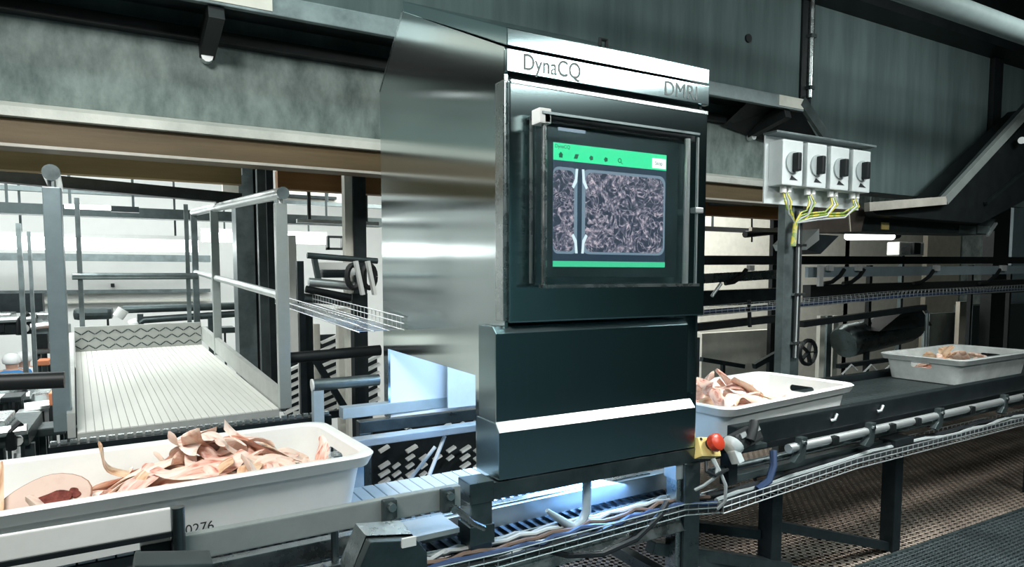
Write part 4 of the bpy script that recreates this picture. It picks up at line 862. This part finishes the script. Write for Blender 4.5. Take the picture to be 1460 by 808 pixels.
def hall_machine(label, px0, py0, px1, py1, Y, body, seed):
    r = random.Random(seed); t = thing('process_machine', label, 'machine', tuple(at((px0+px1)/2, py1, Y=Y)))
    a = at(px0, py1, Y=Y); b = at(px1, py0, Y=Y); w_, h_ = b.x-a.x, b.z-a.z
    MB().box((a.x, Y, a.z+h_*.3), (b.x, Y+.7, a.z+h_*.75)).build('body', body, t, bev=.02)
    MB().box((a.x+w_*.1, Y+.1, a.z+h_*.75), (a.x+w_*.55, Y+.5, b.z)).build('hopper', M['steel'], t, bev=.02)
    MB().box((a.x+w_*.12, Y-.02, a.z+h_*.4), (a.x+w_*.45, Y, a.z+h_*.65)).build('hatch', M['dark'], t)
    MB().tube([(a.x, Y-.05, a.z+h_*.78), (b.x, Y-.05, a.z+h_*.82)], .035, 8).build('pipe', M['alu'], t, smooth=True)
    MB().tube([(a.x+w_*.7, Y-.04, a.z+h_*.3), (a.x+w_*.72, Y-.06, a.z+h_*.8), (a.x+w_*.9, Y-.04, b.z)], .03, 8).build('hose', M['cable_black'], t, smooth=True)
    MB().tube([(a.x+w_*.8, Y-.03, a.z+h_*.5), (a.x+w_*.8, Y+.05, a.z+h_*.5)], h_*.14, 14).build('dial', M['white_steel'], t, smooth=True)
    for fx in (.05, .9):
        for dy in (.05, .6): MB().box((a.x+w_*fx, Y+dy, HZ), (a.x+w_*fx+.05, Y+dy+.05, a.z+h_*.32)).build('leg', M['grey_dark'], t)
hall_machine('dark bench machine with pale drum at far left below poles', -30, 446, 50, 492, 9.5, M['dark'], 1)
hall_machine('grey process machine beside left ramp post, down in the hall', 48, 446, 92, 530, 9.0, M['grey'], 2)
hall_machine('steel machine with hopper below the black handrail tube, left', -30, 552, 44, 615, 6.6, M['steel_dark'], 3)
hall_machine('pale machine below the black handrail, beside the ramp post', 40, 560, 92, 632, 6.2, M['alu'], 4)
hall_machine('dark machine at the picture edge just above the crate', -40, 600, 40, 660, 5.2, M['grey_dark'], 5)
for k, (x0, y0, x1, y1, Y, mk, lb) in enumerate(((52, 514, 70, 521, 8.6, 'orange', 'orange red tray on the grey machine'), (70, 560, 84, 578, 6.0, 'orange', 'orange bin beside the ramp post'), (20, 590, 55, 598, 6.0, 'alu', 'pale steel bar over the dark machine'), (0, 566, 30, 574, 6.2, 'dark', 'dark beam across the steel machine'), (40, 610, 92, 622, 5.6, 'grey_dark', 'grey beam in front of the pale machine'), (30, 544, 60, 552, 7.4, 'grey', 'grey plate behind the black handrail'))):
    hbox('machine_tray', x0, y0, x1, y1, Y, .25, M[mk], lb, 'tray', bev=.01, hold='down')
def worker(px, py, Y, top, lb, s):
    """a distant worker: skinned body, head, white hair cap"""
    h = at(px, py, Y=Y); t = thing('person', lb, 'person', (h.x, h.y, HZ+.36))
    H = 1.80
    J = {'hip': (0,0,.52), 'chest': (0,-.02,.74), 'neck': (0,-.02,.85), 'head': (0,-.03,.90), 'top': (0,-.03,.965),
         'shl': (.11,-.02,.80), 'ell': (.14,-.03,.64), 'hal': (.08,-.16,.58), 'shr': (-.11,-.02,.80), 'elr': (-.14,-.03,.64), 'har': (-.08,-.16,.58),
         'hpl': (.055,0,.50), 'knl': (.06,-.01,.27), 'anl': (.06,.0,.04), 'tol': (.06,-.09,.015), 'hpr': (-.055,0,.50), 'knr': (-.06,-.01,.27), 'anr': (-.06,0,.04), 'tor': (-.06,-.09,.015)}
    Rr = {'hip': .085, 'chest': .10, 'neck': .035, 'head': .058, 'top': .045, 'shl': .05, 'ell': .035, 'hal': .025, 'shr': .05, 'elr': .035, 'har': .025, 'hpl': .065, 'knl': .045, 'anl': .03, 'tol': .025, 'hpr': .065, 'knr': .045, 'anr': .03, 'tor': .025}
    ks = list(J); ed = [('hip','chest'),('chest','neck'),('neck','head'),('head','top'),('chest','shl'),('shl','ell'),('ell','hal'),('chest','shr'),('shr','elr'),('elr','har'),('hip','hpl'),('hpl','knl'),('knl','anl'),('anl','tol'),('hip','hpr'),('hpr','knr'),('knr','anr'),('anr','tor')]
    me = bpy.data.meshes.new('body'); me.from_pydata([Vector(J[k])*H for k in ks], [(ks.index(a), ks.index(b)) for a, b in ed], [])
    o = bpy.data.objects.new('body', me); COL.objects.link(o)
    md = o.modifiers.new('skin', 'SKIN'); sv = me.skin_vertices[0].data
    for i, k in enumerate(ks): sv[i].radius = (Rr[k]*H,)*2
    sv[0].use_root = True
    o.modifiers.new('s', 'SUBSURF').levels = 1
    bpy.context.view_layer.update()
    m2 = bpy.data.meshes.new_from_object(o.evaluated_get(bpy.context.evaluated_depsgraph_get())); o.modifiers.clear(); o.data = m2
    m2.materials.clear(); m2.materials.append(M['skin']); o.parent = t
    m2.polygons.foreach_set('use_smooth', [True]*len(m2.polygons))
    def shell(name, m, keep, off):
        bm = bmesh.new(); bm.from_mesh(m2); bm.normal_update()
        bmesh.ops.delete(bm, geom=[f for f in bm.faces if not keep(f.calc_center_median()/H)], context='FACES')
        for v in bm.verts: v.co += v.normal*off
        n = bpy.data.meshes.new(name); bm.to_mesh(n); bm.free(); n.materials.append(m); n.polygons.foreach_set('use_smooth', [True]*len(n.polygons))
        q = bpy.data.objects.new(name, n); COL.objects.link(q); q.parent = t
    shell('coat', top, lambda c: .30 < c.z < .84, .018); shell('trousers', M['cap'], lambda c: c.z <= .31, .012)
    cp = MB().tube([(0,-.03*H,.905*H),(0,-.03*H,.915*H),(0,-.028*H,.95*H),(0,-.026*H,.985*H),(0,-.026*H,1.0*H)], [.055*H,.066*H,.07*H,.05*H,.02*H], 14).mesh('hair_cap', smooth=True); cp.materials.append(M['cap']); q = bpy.data.objects.new('hair_cap', cp); COL.objects.link(q); q.parent = t
pw = at(26, 512, Y=13.0); tag(MB().box((pw.x-.9, 12.5, HZ), (pw.x+.9, 13.8, HZ+.36)).build('work_platform', M['grey_dark'], loc=(pw.x, 13.1, HZ)), 'low grey step under the two workers in the hall', 'platform')
worker(17, 512, 13.0, M['blue_cloth'], 'worker in blue coat and white hair cap, far left in hall', 1)
worker(35, 514, 13.3, M['cap'], 'worker in white coat and cap right of the blue one', 2)

# ------------------------------------------------------------------ right of the machine
sw = thing('isolator_station', 'steel panel of four rotary isolator switches on an upright pole', 'switch', (3.6, 3.12, 1.9))
YS = 3.12
a = at(1090, 250, Y=YS); b = at(1225, 210, Y=YS)
MB().box((a.x, YS, 1.985), (b.x+.02, YS+.012, 2.44)).build('back_plate', M['switch'], sw, bev=.003)
MB().box((a.x-.01, YS-.10, 2.44), (b.x+.06, YS+.012, 2.455)).build('rain_hood', M['grey'], sw, bev=.003)
wS = (b.x-a.x)/4
for k in range(4):
    x0 = a.x+.035+wS*k*.98; x1 = x0+wS*.80
    h_ = MB().box((x0, YS-.115, 2.10), (x1, YS, 2.40)).build('switch_box', M['switch'], sw, bev=.010)
    cx = (x0+x1)/2; cz = 2.25
    MB().tube([(cx, YS-.113, cz), (cx, YS-.126, cz)], .074, 22).build('dial_ring', M['knob_ring'], h_, smooth=True)
    MB().box((cx-.020, YS-.172, cz-.062), (cx+.020, YS-.124, cz+.062)).build('knob', M['black'], h_, bev=.012)
    MB().prism([(cx-.03, 2.135), (cx+.055, 2.135), (cx-.01, 2.165)], 'y', YS-.117, YS-.1148).build('marking', M['ink'], h_)
    MB().tube([(cx-.02, YS-.06, 2.10), (cx-.02, YS-.06, 2.055)], .022, 10).build('cable_gland', M['white_steel'], h_, smooth=True)
    MB().tube([(cx+.035, YS-.06, 2.10), (cx+.035, YS-.06, 2.06)], .018, 10).build('cable_gland', M['white_steel'], h_, smooth=True)
    for j, (mk, dx) in enumerate((('cable_yellow', -.03), ('cable_yellow', .03), ('cable_white' if k > 1 else 'cable_grey', .0))):
        tx = 3.96+.010*k
        MB().tube([(cx+dx*.5, YS-.06, 2.06), (cx+dx, YS-.085, 2.0), (cx+dx*.6+(tx-cx)*.2, YS-.075, 1.945-.015*j), (cx+(tx-cx)*.65, YS-.06, 1.93-.02*j), (tx, YS-.05, 1.86), (tx+.005*j, YS-.03, 1.7)], .007, 6).build('cable', M[mk], sw, smooth=True)
po = thing('switch_pole', 'upright steel pole with cables carrying the isolator switch panel', 'pole', (3.7, 3.2, 0))
a = at(1117, 400, Y=3.14).x; b = at(1130, 400, Y=3.14).x; c = at(1143, 400, Y=3.14).x
MB().box((a, 3.14, 0), (b, 3.2, 2.0)).build('pale_channel', M['grey'], po, bev=.003)
MB().box((b, 3.145, 0), (c, 3.2, 2.0)).build('dark_channel', M['grey_dark'], po, bev=.003)
for k in range(3): MB().tube([(b+.015+.024*k, 3.13, .9), (b+.018+.024*k, 3.128, 1.4), (b+.012+.024*k, 3.13, 1.95)], .009, 6).build('cable', M[('cable_black','cable_grey','cable_black')[k]], po, smooth=True)
for z in (1.0, 1.35, 1.7): MB().box((b-.01, 3.115, z), (c+.01, 3.142, z+.018)).build('cable_clip', M['steel'], po)

# inclined conveyor and chutes under the wall
ic = thing('inclined_conveyor', 'dark conveyor rising to the right below the concrete wall', 'conveyor', tuple(at(1340, 300, Y=3.5)))
def W(x, y, Y): return at(x, y, Y=Y)
for Y in (3.45,):
    p, q, r_ = W(1236, 295, Y), W(1346, 286, Y), W(1480, 142, Y)
    MB().bar(p, q, .05, .075).build('edge_rail', M['edge_beige'], ic, bev=.004); MB().bar(q, r_, .05, .085).build('edge_rail', M['rail_steel'], ic, bev=.004)
    MB().bar(W(1340, 283, 3.5), W(1470, 140, 3.5), .04, .03).build('inner_rail', M['grey_dark'], ic)
p, q, r_ = W(1240, 305, 3.5), W(1385, 312, 3.5), W(1500, 200, 3.5)
MB().prism([(W(1240,298,3.5).x, W(1240,298,3.5).z), (W(1346,290,3.5).x, W(1346,290,3.5).z), (W(1490,150,3.5).x, W(1490,150,3.5).z), (W(1490,270,3.5).x, W(1490,270,3.5).z), (W(1400,318,3.5).x, W(1400,318,3.5).z), (W(1250,306,3.5).x, W(1250,306,3.5).z)], 'y', 3.5, 3.85).build('belt_body', M['black'], ic)
MB().bar(W(1405, 290, 3.48), W(1470, 236, 3.48), .03, .03).build('side_bar', M['dark'], ic)
MB().tube([W(1457, 200, 3.44), W(1457, 200, 3.40)], .035, 12).build('roller_end', M['alu'], ic, smooth=True)
tr = thing('receiving_trough', 'grey steel trough with yellow sticker below the inclined conveyor', 'trough', tuple(at(1330, 330, Y=3.7)))
MB().add([W(1222,304,3.7), W(1420,312,3.7), W(1412,334,3.7), W(1230,330,3.7)]+[p+Vector((0,.35,0)) for p in (W(1222,304,3.7), W(1420,312,3.7), W(1412,334,3.7), W(1230,330,3.7))],
         [(3,2,1,0),(4,5,6,7),(0,1,5,4),(1,2,6,5),(2,3,7,6),(3,0,4,7)]).build('trough_body', M['grey_dark'], tr)
hbox('sticker', 1257, 317, 1268, 327, 3.69, .008, M['yellow'], '', '', parent=tr)
MB().bar(W(1420, 318, 3.68), W(1408, 336, 3.68), .03, .02).build('pale_edge', M['alu'], tr)
hbox('end_plate', 1368, 322, 1392, 333, 3.685, .01, M['grey'], '', '', parent=tr); hbox('end_plate', 1394, 322, 1412, 333, 3.685, .01, M['grey'], '', '', parent=tr)
cu = thing('discharge_chute', 'brownish steel discharge chute right of the switch pole', 'chute', tuple(at(1195, 330, Y=3.55)))
pl = [W(1166, 278, 3.55), W(1166, 332, 3.55), W(1228, 330, 3.55), W(1234, 305, 3.55), W(1216, 272, 3.55), W(1196, 258, 3.55)]
bk = [p+Vector((0, .3, 0)) for p in pl]
MB().add(pl+bk, [tuple(range(6)), tuple(range(11, 5, -1))]+[(i, i+6, (i+1) % 6+6, (i+1) % 6) for i in range(6)]).build('hopper', M['brown_steel'], cu, bev=.004)
MB().bar(W(1208, 276, 3.545), W(1212, 330, 3.545), .01, .012).build('fold_line', M['beige'], cu)
pl = [W(1146, 347, 3.5), W(1150, 356, 3.5), W(1168, 342, 3.5), W(1168, 326, 3.5)]; MB().add(pl+[p+Vector((0,.3,0)) for p in pl], [(0,1,2,3),(7,6,5,4),(0,4,5,1),(1,5,6,2),(2,6,7,3),(3,7,4,0)]).build('spout_edge', M['alu'], cu)
pl = [W(1152, 356, 3.52), W(1170, 362, 3.52), W(1196, 336, 3.52), W(1168, 334, 3.52)]; MB().add(pl+[p+Vector((0,.3,0)) for p in pl], [(0,1,2,3),(7,6,5,4),(0,4,5,1),(1,5,6,2),(2,6,7,3),(3,7,4,0)]).build('spout', M['dark'], cu)

# back conveyor line
bl = thing('rear_conveyor', 'dark rear conveyor line crossing behind the switch pole', 'conveyor', tuple(at(1250, 400, Y=4.7)))
def seg(nm, x0, y0, x1, y1, h, Y, dep, m, parent):
    a, b = at(x0, y0, Y=Y), at(x1, y1, Y=Y); k = (a-Vector((0,0,CZ))).length/F
    return MB().bar(a, b, dep, h*k*.9).build(nm, m, parent)
seg('top_beam', 985, 371, 1490, 371, 14, 4.7, .2, M['black'], bl)
seg('blue_guard_strip', 1150, 388, 1490, 384, 15, 4.62, .04, M['blue_strip'], bl)
seg('grey_guard_strip', 985, 398, 1125, 390, 15, 4.62, .04, M['steel'], bl)
seg('black_skirt', 1150, 418, 1490, 406, 24, 4.66, .1, M['rubber'], bl)
seg('black_skirt', 985, 426, 1125, 420, 24, 4.66, .1, M['dark'], bl)
for x in (1185, 1226, 1337, 1432, 1072): hbox('clip', x-3, 378, x+4, 386, 4.55, .04, M['white_steel'], '', '', parent=bl)
for x in (1050, 1190, 1218, 1318, 1412): MB().tube([W(x-16, 404, 4.58), W(x-4, 402, 4.58), W(x+8, 393, 4.58), W(x+14, 384, 4.58)], .022, 6).build('spring_arm', M['rubber'], bl, smooth=True)
hbox('white_bracket', 1168, 378, 1175, 408, 4.5, .03, M['white_steel'], '', '', parent=bl)
MB().tube([W(1068, 428, 4.3), W(1069, 466, 4.3)], .018, 8).build('drop_rod', M['black'], bl)
MB().tube([W(1015, 422, 4.4), W(1028, 404, 4.4)], .016, 8).build('lever', M['alu'], bl)
seg('lower_beam', 985, 467, 1125, 452, 12, 4.4, .06, M['black'], bl)
seg('lower_beam', 1143, 462, 1318, 438, 9, 4.4, .06, M['black'], bl)
for x in (1240, 1385, 1440): MB().bar(W(x, 378, 4.8), Vector((W(x, 378, 4.8).x, 4.8, HZ)), .05, .05).build('leg', M['black'], bl)
MB().tube([W(1318, 440, 4.42), W(1322, 446, 4.42), W(1320, 510, 4.42)], .022, 8).build('bent_leg', M['grey'], bl, smooth=True)
wire_tray('rear_cable_tray', 'blue glinting wire tray below the rear conveyor line', [W(985, 450, 4.35), W(1150, 436, 4.35), W(1280, 424, 4.35), W(1490, 412, 4.35)], .16, .07, M['alu'], .075, cables=[('cable_black', .02, -.2, 0), ('cable_blue', .016, .15, 0)])

hbox('far_panel', 1000, 250, 1215, 362, 8.5, .1, M['cream'], 'wide pale hall panel behind the pole, upper', 'panel', hold='floor')
hbox('hall_girder', 1000, 325, 1125, 331, 6.8, .1, M['black'], 'black girder across the hall left of switch pole', 'girder', hold='up')
t = thing('valve_pipes', 'dark valve pipes with black stubs left of the switch pole', 'pipe', tuple(at(1080, 320, Y=6)))
MB().tube([W(1060, 303, 6), W(1118, 306, 6)], .05, 8).build('pipe', M['black'], t, smooth=True); MB().tube([W(1062, 334, 6), W(1118, 328, 6)], .045, 8).build('pipe', M['black'], t, smooth=True)
MB().tube([W(1072, 300, 6), W(1072, 345, 6)], .012, 6).build('stem', M['black'], t); hbox('post', 1102, 285, 1112, 362, 6.0, .06, M['black'], '', '', parent=t, hold='floor')
hbox('cover_plate', 1072, 325, 1118, 330, 5.9, .05, M['beige'], '', '', parent=t)
hbox('wall_bracket', 1076, 262, 1084, 290, 4.6, .05, M['cream'], 'pale hanging bracket below the concrete left of switches', 'bracket')
tag(MB().tube([W(1010, 288, 4.9), W(1072, 289, 4.9)], .035, 10).build('grey_pipe', M['grey'], loc=W(1040, 288, 4.9), smooth=True), 'short grey pipe under the dark orange board', 'pipe')
hbox('cream_cover', 1000, 472, 1118, 530, 6.2, .1, M['cream'], 'large cream cover panel low between cabinet and pole', 'panel', hold='floor')
beam('slanted_bar', W(1000, 512, 5.4), W(1060, 522, 5.4), .05, .05, M['dark'], 'dark bar lying along the foot of the cream cover', 'bar', dn=True)
beam('slanted_bar', W(1075, 522, 5.2), W(1118, 498, 5.2), .05, .06, M['dark'], 'dark bar rising to the right toward the pole', 'bar', dn=True)
hcol(982, 998, 482, 3.7, M['dark'], .06, 'frame_post', 'short dark post at right edge of the cabinet', bottom=0, cat='post')
t = thing('batten_lamp', 'white tube lamp below the trough at right', 'lamp', tuple(W(1240, 338, 7)))
hang(t, (W(1240,337,7).x,), 7, W(1240,337,7).z+.05); MB().tube([W(1208, 337, 7), W(1272, 337, 7)], .06, 12).build('tube_light', M['lamp_dim'], t, smooth=True); MB().tube([W(1272, 337, 7), W(1280, 335, 7)], .065, 12).build('end_cap', M['dark'], t, smooth=True)
hbox('far_panel', 1205, 330, 1322, 366, 8.5, .1, M['cream'], 'pale wall panel behind the white tube lamp', 'panel', hold='floor')
hbox('far_panel', 1322, 330, 1420, 366, 8.0, .1, M['beige'], 'dull beige panel right of the round black motor', 'panel', hold='floor')
t = thing('small_motor', 'small white motor with round black end above rear conveyor', 'motor', tuple(W(1290, 355, 6))); hang(t, (W(1295, 364, 6).x,), 6.1, W(1295, 363, 6).z, False, .03)
hbox('housing', 1282, 345, 1318, 364, 6.0, .2, M['white_steel'], '', '', parent=t, bev=.02); MB().tube([W(1290, 356, 5.98), W(1290, 356, 5.9)], .05, 12).build('end', M['black'], t, smooth=True); hbox('terminal_box', 1303, 346, 1313, 362, 5.95, .06, M['black'], '', '', parent=t)
hcol(1420, 1442, 290, 5.2, M['black'], .15, 'steel_column', 'black steel column near the right edge of picture')
hbox('far_panel', 1442, 290, 1500, 372, 6.4, .1, M['blue_strip'], 'pale blue panel at the far right edge', 'panel', hold='floor')
t = thing('drum_motor', 'large dark steel drum lying on a frame behind the second crate', 'drum', tuple(W(1250, 510, 4.9)))
MB().tube([W(1202, 488, 4.9), W(1205, 486, 4.9), W(1290, 466, 4.9), W(1300, 464, 4.9)], [.17, .20, .20, .17], 24).build('drum', M['steel_dark'], t, smooth=True)
MB().prism([(W(1225,470,4.85).x, W(1225,470,4.85).z), (W(1255,446,4.85).x, W(1255,446,4.85).z), (W(1285,440,4.85).x, W(1285,440,4.85).z), (W(1300,462,4.85).x, W(1300,462,4.85).z)], 'y', 4.6, 4.85).build('hood', M['black'], t)
for k, x in enumerate((1170, 1180, 1189)): hcol(x, x+7, 450, 5.1+.1*k, M['cream'] if k != 1 else M['grey'], .05, 'slim_post', ('left', 'middle', 'right')[k]+' of three slim posts left of the drum', 'slim posts left of the drum', cat='post')
t = thing('black_fan', 'round black fan wheel half hidden behind the pole', 'fan', tuple(W(1152, 502, 4.6)))
cf = W(1152, 502, 4.6)
MB().tube([cf+Vector((.13*math.cos(a*PI/10), 0, .13*math.sin(a*PI/10))) for a in range(21)], .022, 6, cap=False).build('rim', M['black'], t, smooth=True)
for a in range(5): MB().bar(cf, cf+Vector((.12*math.cos(a*1.257), 0, .12*math.sin(a*1.257))), .05, .01).build('blade', M['black'], t)
hbox('metal_screen', 1324, 446, 1372, 490, 5.6, .1, M['grey'], 'grey machine panel right of the dark drum', 'panel', hold='floor')
hcol(1369, 1380, 430, 5.4, M['beige'], .06, 'slim_post', 'beige post behind the farthest crate', cat='post')
hbox('machine_cabinet', 1384, 434, 1500, 500, 6.0, .3, M['grey_dark'], 'dull grey cabinet behind the farthest crate', 'cabinet', hold='floor'); hbox('cabinet_opening', 1412, 444, 1436, 492, 5.95, .05, M['black'], 'black upright slot in front of the dull grey cabinet', 'opening')
t = thing('low_support_frame', 'low dark frame with bent pipes between the two outfeed crates', 'frame', tuple(W(1270, 560, 3.6)))
seg('rail', 1205, 541, 1335, 520, 10, 3.6, .06, M['dark'], t)
seg('rail', 1195, 522, 1300, 508, 6, 4.4, .05, M['dark'], t)
MB().tube([W(1295, 526, 3.58), W(1296, 545, 3.58), W(1303, 552, 3.58), W(1318, 552, 3.58)], .022, 8).build('bent_pipe', M['grey'], t, smooth=True)
seg('pale_plate', 1215, 562, 1330, 542, 8, 3.5, .12, M['cream'], t)
hbox('yellow_tag', 1238, 554, 1262, 562, 3.4, .02, M['yellow'], '', '', parent=t)
for x in (1212, 1325): MB().bar(W(x, 540, 3.62), Vector((W(x, 540, 3.62).x, 3.62, 0)), .05, .05).build('leg', M['dark'], t)
for x in (1200, 1228, 1255, 1282): MB().tube([W(x, 534, 4.0), W(x+14, 520, 4.0), W(x+22, 528, 4.0)], .010, 6).build('wire_loop', M['cable_white'], t, smooth=True)

for o in list(bpy.data.objects):
    if '_w' in o: del o['_w']
